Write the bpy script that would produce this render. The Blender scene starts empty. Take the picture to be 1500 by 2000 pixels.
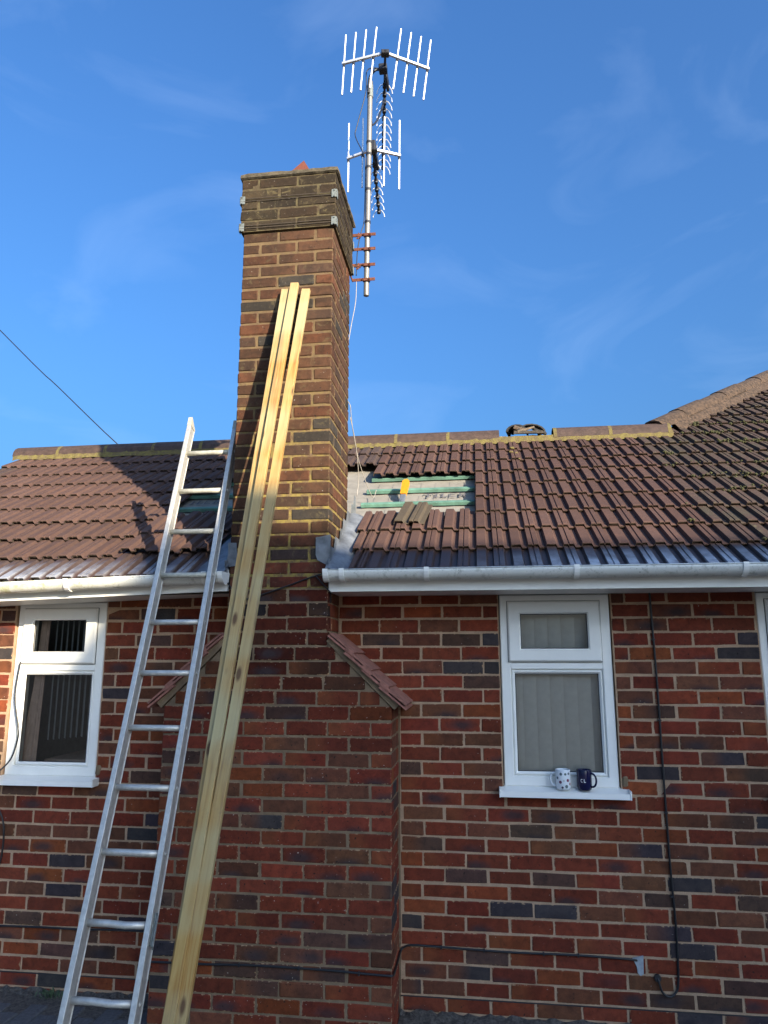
import bpy, math, random
from mathutils import Vector, Matrix

random.seed(7)
R = random.Random(11)
scene = bpy.context.scene
COL = scene.collection

# ------------------------------------------------------------------ camera, sky, sun
cam_d = bpy.data.cameras.new('camera')
cam = bpy.data.objects.new('camera', cam_d)
COL.objects.link(cam)
yaw, pitch, roll = 0.132275, 0.196547, -0.000165
cyw, syw, cpt, spt = math.cos(yaw), math.sin(yaw), math.cos(pitch), math.sin(pitch)
fwd = Vector((-syw * cpt, cyw * cpt, spt))
rgt = Vector((cyw, syw, 0))
upv = rgt.cross(fwd)
cam.matrix_world = Matrix(((rgt.x, upv.x, -fwd.x, 0.2320), (rgt.y, upv.y, -fwd.y, -4.1508),
                           (rgt.z, upv.z, -fwd.z, 1.7067), (0, 0, 0, 1)))
cam_d.sensor_fit = 'VERTICAL'
cam_d.sensor_height = 24.0
cam_d.lens = 24.0 * 1422.9 / 2000.0
cam_d.clip_start = 0.05
cam_d.clip_end = 2000
scene.camera = cam

SUN_EL = math.radians(17.0)
SUN_AZ = math.radians(43.0)          # to the right of the house's facing direction (-Y)
sun_vec = Vector((math.sin(SUN_AZ) * math.cos(SUN_EL), -math.cos(SUN_AZ) * math.cos(SUN_EL), math.sin(SUN_EL)))
world = bpy.data.worlds.new('World')
scene.world = world
world.use_nodes = True
wn, wl = world.node_tree.nodes, world.node_tree.links
wn.clear()
w_out = wn.new('ShaderNodeOutputWorld')
w_bg = wn.new('ShaderNodeBackground')
w_bg.inputs['Strength'].default_value = 0.15
sky = wn.new('ShaderNodeTexSky')
sky.sky_type = 'NISHITA'
sky.sun_disc = False
sky.sun_elevation = SUN_EL
sky.sun_rotation = math.pi - SUN_AZ
sky.air_density = 1.4
sky.dust_density = 7.0
sky.ozone_density = 10.0
# thin cirrus, the same all round the dome
tc = wn.new('ShaderNodeTexCoord')
mp = wn.new('ShaderNodeMapping')
mp.inputs['Scale'].default_value = (2.2, 2.2, 5.0)
mp.inputs['Location'].default_value = (7, 4, 1)
mp.inputs['Rotation'].default_value = (0.35, 0.5, 0.4)
wl.new(tc.outputs['Generated'], mp.inputs['Vector'])
nz = wn.new('ShaderNodeTexNoise')
nz.inputs['Scale'].default_value = 1.7
nz.inputs['Detail'].default_value = 7
nz.inputs['Roughness'].default_value = 0.52
nz.inputs['Distortion'].default_value = 0.9
wl.new(mp.outputs['Vector'], nz.inputs['Vector'])
rp = wn.new('ShaderNodeValToRGB')
rp.color_ramp.elements[0].position = 0.52
rp.color_ramp.elements[0].color = (0, 0, 0, 1)
rp.color_ramp.elements[1].position = 0.85
rp.color_ramp.elements[1].color = (.095, .095, .095, 1)
wl.new(nz.outputs['Fac'], rp.inputs['Fac'])
mxw = wn.new('ShaderNodeMixRGB')
mxw.inputs['Color2'].default_value = (3.2, 4.0, 5.2, 1)
wl.new(rp.outputs['Color'], mxw.inputs['Fac'])
wl.new(sky.outputs['Color'], mxw.inputs['Color1'])
wl.new(mxw.outputs['Color'], w_bg.inputs['Color'])
wl.new(w_bg.outputs['Background'], w_out.inputs['Surface'])

sun_d = bpy.data.lights.new('sun', 'SUN')
sun_d.energy = 4.9
sun_d.angle = math.radians(0.53)
sun_d.color = (1.0, 0.88, 0.70)
sun = bpy.data.objects.new('sun', sun_d)
COL.objects.link(sun)
sun.rotation_euler = (-sun_vec).to_track_quat('-Z', 'Y').to_euler()
sun.location = sun_vec * 40

scene.view_settings.view_transform = 'Standard'
scene.view_settings.look = 'None'
scene.view_settings.exposure = 1.22
scene.view_settings.gamma = 1.0
scene.view_settings.use_curve_mapping = False

# ------------------------------------------------------------------ helpers
class MB:
    def __init__(s):
        s.v, s.f, s.m, s.c, s.cur, s.mi = [], [], [], [], (1, 1, 1, 1), 0
    def add(s, vs, fs):
        o = len(s.v)
        s.v.extend([tuple(p) for p in vs])
        for f in fs:
            s.f.append(tuple(i + o for i in f)); s.m.append(s.mi); s.c.append(s.cur)
    def box(s, x0, x1, y0, y1, z0, z1, M=None):
        vs = [Vector(p) for p in ((x0, y0, z0), (x1, y0, z0), (x1, y1, z0), (x0, y1, z0), (x0, y0, z1), (x1, y0, z1), (x1, y1, z1), (x0, y1, z1))]
        if M: vs = [M @ p for p in vs]
        s.add(vs, [(0, 3, 2, 1), (4, 5, 6, 7), (0, 1, 5, 4), (1, 2, 6, 5), (2, 3, 7, 6), (3, 0, 4, 7)])
    def cbox(s, x0, x1, y0, y1, z0, z1, c, M=None, jit=0.0, rnd=None):
        # box with all edges chamfered
        vs = []
        for sx in (0, 1):
            for sy in (0, 1):
                for sz in (0, 1):
                    X = (x0, x1)[sx]; Y = (y0, y1)[sy]; Z = (z0, z1)[sz]
                    dx = c if sx == 0 else -c; dy = c if sy == 0 else -c; dz = c if sz == 0 else -c
                    for a in ((0, dy, dz), (dx, 0, dz), (dx, dy, 0)):
                        p = Vector((X + a[0], Y + a[1], Z + a[2]))
                        if jit: p += Vector((rnd.uniform(-jit, jit), rnd.uniform(-jit, jit) * .5, rnd.uniform(-jit, jit)))
                        vs.append(M @ p if M else p)
        def I(sx, sy, sz, k): return ((sx * 2 + sy) * 2 + sz) * 3 + k
        fs = []
        fs.append([I(0,0,0,0), I(0,0,1,0), I(0,1,1,0), I(0,1,0,0)])
        fs.append([I(1,0,0,0), I(1,1,0,0), I(1,1,1,0), I(1,0,1,0)])
        fs.append([I(0,0,0,1), I(1,0,0,1), I(1,0,1,1), I(0,0,1,1)])
        fs.append([I(0,1,0,1), I(0,1,1,1), I(1,1,1,1), I(1,1,0,1)])
        fs.append([I(0,0,0,2), I(0,1,0,2), I(1,1,0,2), I(1,0,0,2)])
        fs.append([I(0,0,1,2), I(1,0,1,2), I(1,1,1,2), I(0,1,1,2)])
        for a in (0, 1):
            for b in (0, 1):
                fs.append([I(a,b,0,0), I(a,b,1,0), I(a,b,1,1), I(a,b,0,1)])
                fs.append([I(a,0,b,0), I(a,1,b,0), I(a,1,b,2), I(a,0,b,2)])
                fs.append([I(0,a,b,1), I(1,a,b,1), I(1,a,b,2), I(0,a,b,2)])
        for a in (0, 1):
            for b in (0, 1):
                for d in (0, 1):
                    fs.append([I(a,b,d,0), I(a,b,d,1), I(a,b,d,2)])
        s.add(vs, fs)
    def tube(s, pts, r, n=8, cap=True, radii=None):
        pts = [Vector(p) for p in pts]
        rings = []
        prev = None
        for i, p in enumerate(pts):
            if i == 0: d = pts[1] - p
            elif i == len(pts) - 1: d = p - pts[i - 1]
            else: d = (pts[i + 1] - p).normalized() + (p - pts[i - 1]).normalized()
            d.normalize()
            if prev is None:
                a = Vector((0, 0, 1)) if abs(d.z) < .9 else Vector((1, 0, 0))
                u = d.cross(a).normalized()
            else:
                u = (prev - d * prev.dot(d)).normalized()
            prev = u
            v = d.cross(u)
            rr = radii[i] if radii else r
            rings.append([p + (u * math.cos(2 * math.pi * k / n) + v * math.sin(2 * math.pi * k / n)) * rr for k in range(n)])
        vs = [q for g in rings for q in g]
        fs = []
        for i in range(len(pts) - 1):
            for k in range(n):
                k2 = (k + 1) % n
                fs.append((i * n + k, i * n + k2, (i + 1) * n + k2, (i + 1) * n + k))
        if cap:
            fs.append(tuple(range(n - 1, -1, -1)))
            fs.append(tuple((len(pts) - 1) * n + k for k in range(n)))
        s.add(vs, fs)
    def prism(s, poly, a, b, fn):
        # poly: 2-D outline, extruded from a to b through fn(u, v, w)
        n = len(poly)
        vs = [fn(u, v, a) for u, v in poly] + [fn(u, v, b) for u, v in poly]
        fs = [tuple(range(n)), tuple(range(2 * n - 1, n - 1, -1))]
        for i in range(n):
            j = (i + 1) % n
            fs.append((i, i + n, j + n, j))
        s.add(vs, fs)
    def sheet(s, grid, thick=0.0, nrm=None):
        # grid: rows of points
        h, w = len(grid), len(grid[0])
        vs = [p for r in grid for p in r]
        fs = [(i * w + j, i * w + j + 1, (i + 1) * w + j + 1, (i + 1) * w + j) for i in range(h - 1) for j in range(w - 1)]
        s.add(vs, fs)
    def mesh(s, name, mats, smooth=False, colors=False):
        me = bpy.data.meshes.new(name)
        me.from_pydata(s.v, [], s.f)
        for m in (mats if isinstance(mats, (list, tuple)) else [mats]): me.materials.append(m)
        if any(s.m): me.polygons.foreach_set('material_index', s.m)
        if colors:
            ca = me.color_attributes.new('tint', 'FLOAT_COLOR', 'CORNER')
            buf = []
            for p, c in zip(me.polygons, s.c): buf.extend(list(c) * p.loop_total)
            ca.data.foreach_set('color', buf)
        if smooth: me.polygons.foreach_set('use_smooth', [True] * len(me.polygons))
        me.update()
        fix_normals(me)
        return me
    def build(s, name, mats, parent=None, smooth=False, colors=False, **kw):
        o = bpy.data.objects.new(name, s.mesh(name, mats, smooth, colors))
        link(o, parent)
        return tag(o, **kw) if kw else o

import bmesh
def fix_normals(me):
    bm = bmesh.new(); bm.from_mesh(me)
    bmesh.ops.recalc_face_normals(bm, faces=bm.faces)
    bm.to_mesh(me); bm.free()

def link(o, parent=None):
    COL.objects.link(o)
    if parent is not None: o.parent = parent
    return o

def tag(o, label=None, cat=None, group=None, kind=None):
    if label: o['label'] = label
    if cat: o['category'] = cat
    if group: o['group'] = group
    if kind: o['kind'] = kind
    return o

def thing(name, loc, label, cat, group=None):
    o = bpy.data.objects.new(name, None)
    o.empty_display_size = 0.1
    o.location = loc
    COL.objects.link(o)
    return tag(o, label, cat, group)

def part_of(parent, name):
    o = bpy.data.objects.new(name, None)
    link(o, parent)
    return o

def smooth_pts(pts, n=5):
    # Catmull-Rom
    P = [Vector(p) for p in pts]
    out = []
    for i in range(len(P) - 1):
        p0 = P[max(i - 1, 0)]; p1 = P[i]; p2 = P[i + 1]; p3 = P[min(i + 2, len(P) - 1)]
        for k in range(n):
            t = k / n
            out.append(0.5 * ((2 * p1) + (p2 - p0) * t + (2 * p0 - 5 * p1 + 4 * p2 - p3) * t * t + (3 * p1 - p0 - 3 * p2 + p3) * t ** 3))
    out.append(P[-1])
    return out

# ------------------------------------------------------------------ materials
def new_mat(name):
    m = bpy.data.materials.new(name)
    m.use_nodes = True
    nt = m.node_tree
    return m, nt, nt.nodes['Principled BSDF']

def nnoise(nt, scale, detail=4, rough=.55, vec=None, dist=0.0):
    n = nt.nodes.new('ShaderNodeTexNoise')
    n.inputs['Scale'].default_value = scale
    n.inputs['Detail'].default_value = detail
    n.inputs['Roughness'].default_value = rough
    n.inputs['Distortion'].default_value = dist
    if vec is not None: nt.links.new(vec, n.inputs['Vector'])
    return n.outputs['Fac']

def nramp(nt, fac, stops):
    r = nt.nodes.new('ShaderNodeValToRGB')
    el = r.color_ramp.elements
    while len(el) < len(stops): el.new(0.5)
    for e, (p, c) in zip(el, stops):
        e.position = p
        e.color = (c, c, c, 1) if isinstance(c, (int, float)) else (*c, 1)
    nt.links.new(fac, r.inputs['Fac'])
    return r.outputs['Color']

def nmix(nt, fac, a, b, mode='MIX'):
    m = nt.nodes.new('ShaderNodeMixRGB')
    m.blend_type = mode
    for sock, v in (('Fac', fac), ('Color1', a), ('Color2', b)):
        if isinstance(v, (int, float)): m.inputs[sock].default_value = v
        elif isinstance(v, tuple): m.inputs[sock].default_value = (*v, 1) if len(v) == 3 else v
        else: nt.links.new(v, m.inputs[sock])
    return m.outputs['Color']

def nbump(nt, bsdf, height, strength, dist=0.005):
    b = nt.nodes.new('ShaderNodeBump')
    b.inputs['Strength'].default_value = strength
    b.inputs['Distance'].default_value = dist
    nt.links.new(height, b.inputs['Height'])
    nt.links.new(b.outputs['Normal'], bsdf.inputs['Normal'])

def wpos(nt):
    return nt.nodes.new('ShaderNodeNewGeometry').outputs['Position']

def simple(name, col, rough=.6, metal=0.0, spec=.5, var=.12, scale=30, bump=0.0, bdist=.003, vec='world', coat=0):
    m, nt, b = new_mat(name)
    v = wpos(nt) if vec == 'world' else nt.nodes.new('ShaderNodeTexCoord').outputs['Object']
    f = nnoise(nt, scale, 5, .6, v)
    c = nramp(nt, f, [(.3, tuple(x * (1 - var) for x in col)), (.7, tuple(min(1, x * (1 + var)) for x in col))])
    nt.links.new(c, b.inputs['Base Color'])
    b.inputs['Roughness'].default_value = rough
    b.inputs['Metallic'].default_value = metal
    b.inputs['Specular IOR Level'].default_value = spec
    if bump: nbump(nt, b, f, bump, bdist)
    return m

def brick_mat(name, attr, weather=False, lichen=0.0, smear=(.37, .24, .135)):
    m, nt, b = new_mat(name)
    if attr:
        a = nt.nodes.new('ShaderNodeAttribute'); a.attribute_name = 'tint'; col = a.outputs['Color']
    else:
        col = nt.nodes.new('ShaderNodeObjectInfo').outputs['Color']
    p = wpos(nt)
    fine = nnoise(nt, 140, 4, .65, p)
    mid = nnoise(nt, 26, 5, .6, p, .4)
    blot = nnoise(nt, 9, 3, .5, p, .6)
    c = nmix(nt, nramp(nt, fine, [(.25, .0), (.8, .55)]), col, nmix(nt, 1.0, col, (.55, .5, .5), 'MULTIPLY'))
    c = nmix(nt, nramp(nt, mid, [(.5, 0.0), (.72, .55)]), c, nmix(nt, 1.0, c, (.42, .5, .6), 'MULTIPLY'))
    c = nmix(nt, nramp(nt, blot, [(.52, 0.0), (.75, .35)]), c, nmix(nt, 1.0, c, (1.15, 1.3, 1.35), 'MULTIPLY'))
    if not attr:
        oc = nt.nodes.new('ShaderNodeTexCoord').outputs['Object']
        mpk = nt.nodes.new('ShaderNodeMapping'); mpk.inputs['Location'].default_value = (-.105, 0, -.035); mpk.inputs['Scale'].default_value = (1, 0, 2.4)
        rr_ = nt.nodes.new('ShaderNodeObjectInfo').outputs['Random']
        wn_ = nt.nodes.new('ShaderNodeTexWhiteNoise'); wn_.noise_dimensions = '1D'
        nt.links.new(rr_, wn_.inputs['W'])
        of_ = nt.nodes.new('ShaderNodeVectorMath'); of_.operation = 'MULTIPLY_ADD'
        of_.inputs[1].default_value = (.13, 0, .045); of_.inputs[2].default_value = (-.065, 0, -.0225)
        nt.links.new(wn_.outputs['Color'], of_.inputs[0])
        ad0 = nt.nodes.new('ShaderNodeVectorMath'); ad0.operation = 'ADD'
        nt.links.new(oc, ad0.inputs[0]); nt.links.new(of_.outputs[0], ad0.inputs[1])
        nt.links.new(ad0.outputs[0], mpk.inputs['Vector'])
        ln = nt.nodes.new('ShaderNodeVectorMath'); ln.operation = 'LENGTH'
        nt.links.new(mpk.outputs['Vector'], ln.inputs[0])
        ad = nt.nodes.new('ShaderNodeMath'); ad.operation = 'MULTIPLY_ADD'
        nt.links.new(mid, ad.inputs[0]); ad.inputs[1].default_value = .09
        nt.links.new(ln.outputs['Value'], ad.inputs[2])
        rnd_ = nt.nodes.new('ShaderNodeObjectInfo').outputs['Random']
        mk_ = nt.nodes.new('ShaderNodeMath'); mk_.operation = 'MULTIPLY'
        nt.links.new(nramp(nt, ad.outputs[0], [(.07, .8), (.135, 0.0)]), mk_.inputs[0])
        nt.links.new(nramp(nt, rnd_, [(.72, 0.0), (.76, 1.0)]), mk_.inputs[1])
        if not weather: c = nmix(nt, mk_.outputs[0], c, (.040, .032, .034))
        # one end fired lighter
        sepo = nt.nodes.new('ShaderNodeSeparateXYZ'); nt.links.new(oc, sepo.inputs[0])
        mk2 = nt.nodes.new('ShaderNodeMath'); mk2.operation = 'MULTIPLY'
        nt.links.new(nramp(nt, sepo.outputs['X'], [(.05, .5), (.12, 0.0)]), mk2.inputs[0])
        nt.links.new(nramp(nt, rnd_, [(.2, 1.0), (.25, 0.0)]), mk2.inputs[1])
        if not weather: c = nmix(nt, mk2.outputs[0], c, (.19, .062, .024))
        # mortar smeared over the arrises
        gen = nt.nodes.new('ShaderNodeTexCoord').outputs['Generated']
        sg = nt.nodes.new('ShaderNodeSeparateXYZ'); nt.links.new(gen, sg.inputs[0])
        def edge(sock, size):
            a_ = nt.nodes.new('ShaderNodeMath'); a_.operation = 'SUBTRACT'; a_.inputs[0].default_value = 1.0; nt.links.new(sock, a_.inputs[1])
            m_ = nt.nodes.new('ShaderNodeMath'); m_.operation = 'MINIMUM'; nt.links.new(sock, m_.inputs[0]); nt.links.new(a_.outputs[0], m_.inputs[1])
            q_ = nt.nodes.new('ShaderNodeMath'); q_.operation = 'MULTIPLY'; nt.links.new(m_.outputs[0], q_.inputs[0]); q_.inputs[1].default_value = size
            return q_.outputs[0]
        def m2(op, a_, b_):
            q_ = nt.nodes.new('ShaderNodeMath'); q_.operation = op; nt.links.new(a_, q_.inputs[0]); nt.links.new(b_, q_.inputs[1]); return q_
        ex, ey, ez_ = edge(sg.outputs['X'], .19), edge(sg.outputs['Y'], .09), edge(sg.outputs['Z'], .0705)
        # second smallest: distance to the nearest arris within the face
        mn = m2('MAXIMUM', m2('MINIMUM', ex, ey).outputs[0], m2('MINIMUM', m2('MAXIMUM', ex, ey).outputs[0], ez_).outputs[0])
        nz1 = nnoise(nt, 48, 4, .6, p)
        sm = nt.nodes.new('ShaderNodeMath'); sm.operation = 'MULTIPLY_ADD'; nt.links.new(nz1, sm.inputs[0]); sm.inputs[1].default_value = -.030; nt.links.new(mn.outputs[0], sm.inputs[2])
        sm2 = nt.nodes.new('ShaderNodeMath'); sm2.operation = 'MULTIPLY_ADD'; nt.links.new(sm.outputs[0], sm2.inputs[0]); sm2.inputs[1].default_value = 20.0; sm2.inputs[2].default_value = .5
        c = nmix(nt, nramp(nt, sm2.outputs[0], [(.235, .85), (.275, 0.0)]), c, smear)
    mot = nnoise(nt, 17, 4, .6, p, .5)
    c = nmix(nt, nramp(nt, mot, [(.3, .55), (.5, 0.0)]), c, nmix(nt, 1.0, c, (.55, .6, .68), 'MULTIPLY'))
    c = nmix(nt, nramp(nt, mot, [(.52, 0.0), (.72, .6)]), c, nmix(nt, 1.0, c, (1.45, 1.35, 1.25), 'MULTIPLY'))
    # small limescale and paint specks
    spk = nnoise(nt, 75, 2, .5, p)
    c = nmix(nt, nramp(nt, spk, [(.735, 0.0), (.76, .6)]), c, (.5, .44, .38))
    pit = nnoise(nt, 60, 1, .5, p, .2)
    c = nmix(nt, nramp(nt, pit, [(.24, .8), (.28, 0.0)]), c, (.02, .015, .014))
    if weather:
        so = nnoise(nt, 2.6, 4, .6, p, .6)
        c = nmix(nt, nramp(nt, so, [(.46, 0.0), (.66, .6)]), c, (.020, .015, .011))
        li = nnoise(nt, 18, 6, .7, p, .8)
        c = nmix(nt, nramp(nt, li, [(.56, 0.0), (.68, lichen)]), c, (.115, .09, .045))
        li2 = nnoise(nt, 90, 4, .7, p)
        c = nmix(nt, nramp(nt, li2, [(.62, 0.0), (.7, lichen * .6)]), c, (.17, .15, .10))
    nt.links.new(c, b.inputs['Base Color'])
    b.inputs['Roughness'].default_value = .88
    b.inputs['Specular IOR Level'].default_value = .15
    h = nmix(nt, .5, fine, mid)
    nbump(nt, b, h, .55, .004)
    return m

def mortar_mat(name, base, dark, lich=None, lich_z=None):
    m, nt, b = new_mat(name)
    p = wpos(nt)
    f = nnoise(nt, 220, 3, .7, p)
    g = nnoise(nt, 14, 5, .6, p)
    c = nmix(nt, nramp(nt, g, [(.35, 0.0), (.7, .8)]), base, dark)
    c = nmix(nt, nramp(nt, f, [(.3, .35), (.7, 0.0)]), c, (.12, .095, .07))
    if lich:
        l = nnoise(nt, 30, 5, .7, p)
        fac = nramp(nt, l, [(.4, 0.0), (.58, .9)])
        if lich_z:
            sep = nt.nodes.new('ShaderNodeSeparateXYZ'); nt.links.new(p, sep.inputs[0])
            mr = nt.nodes.new('ShaderNodeMapRange')
            mr.inputs[1].default_value, mr.inputs[2].default_value = lich_z
            mr.inputs[3].default_value, mr.inputs[4].default_value = 1.0, 0.15
            nt.links.new(sep.outputs['Z'], mr.inputs[0])
            mm = nt.nodes.new('ShaderNodeMath'); mm.operation = 'MULTIPLY'
            nt.links.new(fac, mm.inputs[0]); nt.links.new(mr.outputs[0], mm.inputs[1])
            fac = mm.outputs[0]
        c = nmix(nt, fac, c, lich)
    nt.links.new(c, b.inputs['Base Color'])
    b.inputs['Roughness'].default_value = .95
    b.inputs['Specular IOR Level'].default_value = .1
    nbump(nt, b, nmix(nt, .5, f, nnoise(nt, 70, 4, .6, p)), .8, .006)
    return m

M_brick = brick_mat('facing_brick', False)
M_brick_c = brick_mat('facing_brick_joined', True)
M_stack = brick_mat('weathered_brick', False, True, .5, (.125, .08, .042))
M_stack_c = brick_mat('weathered_brick_joined', True, True, .55)
M_head = brick_mat('lichen_brick', False, True, .9, (.06, .043, .025))
M_head_c = brick_mat('lichen_brick_joined', True, True, .95)
M_mortar = mortar_mat('wall_mortar', (.55, .36, .225), (.35, .23, .14))
M_mortar_b = mortar_mat('breast_mortar', (.27, .185, .11), (.13, .095, .058))
M_mortar_s = mortar_mat('stack_mortar', (.165, .105, .058), (.085, .055, .032), (.27, .205, .055), (2.45, 3.3))
M_mortar_h = mortar_mat('head_mortar', (.075, .052, .030), (.045, .032, .020), (.115, .095, .05))
M_bed = mortar_mat('ridge_bedding', (.155, .118, .058), (.10, .075, .038), (.175, .145, .05))

def tile_mat(name, moss, frost=False):
    m, nt, b = new_mat(name)
    p = wpos(nt)
    fine = nnoise(nt, 190, 4, .7, p)
    mid = nnoise(nt, 16, 5, .6, p)
    oi = nt.nodes.new('ShaderNodeObjectInfo').outputs['Color']
    c = nmix(nt, nramp(nt, fine, [(.3, .0), (.75, .6)]), oi, nmix(nt, 1.0, oi, (.62, .6, .62), 'MULTIPLY'))
    c = nmix(nt, nramp(nt, mid, [(.45, 0.0), (.75, .5)]), c, nmix(nt, 1.0, oi, (1.35, 1.2, 1.05), 'MULTIPLY'))
    spk = nnoise(nt, 120, 2, .5, p)
    c = nmix(nt, nramp(nt, spk, [(.72, 0.0), (.76, .4)]), c, (.28, .24, .2))
    if moss:
        a = nnoise(nt, 5, 5, .65, p, .7)
        c = nmix(nt, nramp(nt, a, [(.46, 0.0), (.66, .75)]), c, (.060, .054, .036))
        q = nnoise(nt, 34, 5, .7, p)
        c = nmix(nt, nramp(nt, q, [(.58, 0.0), (.66, .75)]), c, (.125, .112, .062))
        q2 = nnoise(nt, 60, 3, .7, p)
        c = nmix(nt, nramp(nt, q2, [(.66, 0.0), (.70, .7)]), c, (.24, .22, .18))
    nt.links.new(c, b.inputs['Base Color'])
    if frost:
        ocz = nt.nodes.new('ShaderNodeSeparateXYZ'); nt.links.new(nt.nodes.new('ShaderNodeTexCoord').outputs['Object'], ocz.inputs[0])
        al = nt.nodes.new('ShaderNodeObjectInfo').outputs['Alpha']
        mzz = nt.nodes.new('ShaderNodeMath'); mzz.operation = 'MULTIPLY_ADD'; nt.links.new(ocz.outputs['Z'], mzz.inputs[0]); mzz.inputs[1].default_value = 28.0; mzz.inputs[2].default_value = .72
        mfr = nt.nodes.new('ShaderNodeMath'); mfr.operation = 'MULTIPLY'
        nt.links.new(nramp(nt, mzz.outputs[0], [(.25, .05), (.62, .85)]), mfr.inputs[0]); nt.links.new(al, mfr.inputs[1])
        mf2 = nt.nodes.new('ShaderNodeMath'); mf2.operation = 'MULTIPLY'; nt.links.new(mfr.outputs[0], mf2.inputs[0]); nt.links.new(nramp(nt, nnoise(nt, 9, 4, .6, p), [(.32, .25), (.6, 1.0)]), mf2.inputs[1])
        c = nmix(nt, mf2.outputs[0], c, (.42, .44, .47))
        nt.links.new(c, b.inputs['Base Color'])
    b.inputs['Roughness'].default_value = .82
    b.inputs['Specular IOR Level'].default_value = .15
    nbump(nt, b, fine, .5, .0025)
    return m
M_tile = tile_mat('concrete_tile', False)
M_tile_moss = tile_mat('mossy_tile', True)
M_tile_wet = tile_mat('frosted_tile', False, True)
b_ = M_tile_wet.node_tree.nodes['Principled BSDF']; b_.inputs['Roughness'].default_value = .5; b_.inputs['Specular IOR Level'].default_value = .4
M_edge = simple('tile_edge_grime', (.050, .033, .019), .95, var=.6, scale=60, bump=.8)
M_ridge = simple('ridge_tile_brown', (.060, .036, .027), .8, var=.35, scale=25, bump=.2)
M_hip = simple('old_hip_tile', (.058, .036, .022), .95, var=.8, scale=38, bump=.8, bdist=.006)
M_felt = simple('underlay_felt', (.235, .215, .18), .8, var=.16, scale=14, bump=.4, bdist=.01)
M_green = simple('green_batten', (.10, .21, .155), .8, var=.4, scale=9)
M_print = simple('felt_print', (.10, .095, .10), .8, var=.3, scale=60)
M_dash = simple('felt_guide_line', (.22, .2, .18), .8)
M_upvc = simple('white_upvc', (.86, .84, .77), .3, var=.04, scale=6)
M_seal = simple('gasket_and_shade_black', (.02, .02, .022), .5)
M_gut = None
def gutter_mat():
    m, nt, b = new_mat('dirty_white_gutter')
    p = wpos(nt)
    f = nnoise(nt, 26, 6, .7, p, .5)
    g = nnoise(nt, 90, 4, .7, p)
    sep = nt.nodes.new('ShaderNodeSeparateXYZ'); nt.links.new(p, sep.inputs[0])
    mr = nt.nodes.new('ShaderNodeMapRange'); nt.links.new(sep.outputs['X'], mr.inputs[0])
    mr.inputs[1].default_value, mr.inputs[2].default_value, mr.inputs[3].default_value, mr.inputs[4].default_value = -1.6, -2.2, 0.0, 1.0
    c = nmix(nt, nramp(nt, f, [(.52, 0.0), (.72, .7)]), (.72, .71, .64), (.22, .22, .15))
    c = nmix(nt, nramp(nt, g, [(.62, 0.0), (.72, .8)]), c, (.12, .12, .09))
    c2 = nmix(nt, nramp(nt, f, [(.40, 0.0), (.68, .85)]), c, (.46, .45, .20))
    c = nmix(nt, mr.outputs[0], c, c2)
    nt.links.new(c, b.inputs['Base Color'])
    b.inputs['Roughness'].default_value = .38
    return m
M_gut = gutter_mat()
M_lead = simple('lead_sheet', (.15, .16, .17), .45, metal=.2, var=.5, scale=11, bump=.35, bdist=.012)
M_galv = simple('galvanised_plate', (.17, .19, .18), .6, metal=.2, var=.25, scale=60)
M_wire = simple('strap_wire', (.06, .045, .032), .8)
M_alu = simple('mill_aluminium', (.56, .535, .48), .5, metal=.5, var=.15, scale=40)
M_alu2 = simple('painted_aluminium', (.44, .42, .34), .6, metal=.2, var=.2, scale=50)
M_rod = simple('aerial_rod_aluminium', (.80, .81, .82), .35, metal=.55, var=.05)
M_pole = simple('mast_aluminium', (.23, .215, .19), .45, metal=.4, var=.1, scale=40)
M_blackpl = simple('black_plastic', (.02, .02, .022), .45)
M_rust = simple('rusty_steel', (.12, .038, .018), .85, var=.5, scale=70, bump=.4)
M_black = simple('black_cable_sheath', (.014, .014, .015), .45)
M_coax = simple('white_coax_sheath', (.36, .32, .27), .5)
M_terra = simple('terracotta_pot', (.15, .042, .024), .8, var=.2, scale=30)
M_clay = simple('clay_creasing_tile', (.28, .115, .08), .9, var=.35, scale=35, bump=.5)
M_glass_dark = None
M_concrete = simple('concrete_capping', (.085, .068, .042), .95, var=.5, scale=28, bump=.8, bdist=.008)
M_blind = simple('blind_fabric', (.80, .73, .67), .85, var=.05)
M_blind_d = simple('striped_blind_fabric', (.42, .41, .40), .85, var=.1)
M_curt = simple('peach_curtain', (.62, .42, .33), .9)
M_room = simple('room_wall', (.22, .21, .20), .9)
M_ground = simple('concrete_yard', (.09, .083, .072), .9, var=.3, scale=40, bump=.5, bdist=.01)
M_pave = simple('block_paving', (.085, .085, .088), .85, var=.35, scale=60, bump=.5)
M_render = simple('rough_mortar_fillet', (.10, .085, .07), .95, var=.6, scale=70, bump=1.0, bdist=.02)

def glass_mat():
    m, nt, b = new_mat('window_glass')
    nt.nodes.remove(b)
    out = nt.nodes['Material Output']
    tr = nt.nodes.new('ShaderNodeBsdfTransparent'); tr.inputs['Color'].default_value = (.82, .86, .85, 1)
    gl = nt.nodes.new('ShaderNodeBsdfGlossy'); gl.inputs['Roughness'].default_value = .01
    fr = nt.nodes.new('ShaderNodeFresnel'); fr.inputs['IOR'].default_value = 1.75
    mx = nt.nodes.new('ShaderNodeMixShader')
    nt.links.new(fr.outputs[0], mx.inputs[0]); nt.links.new(tr.outputs[0], mx.inputs[1]); nt.links.new(gl.outputs[0], mx.inputs[2])
    nt.links.new(mx.outputs[0], out.inputs['Surface'])
    return m
M_glass = glass_mat()

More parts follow.
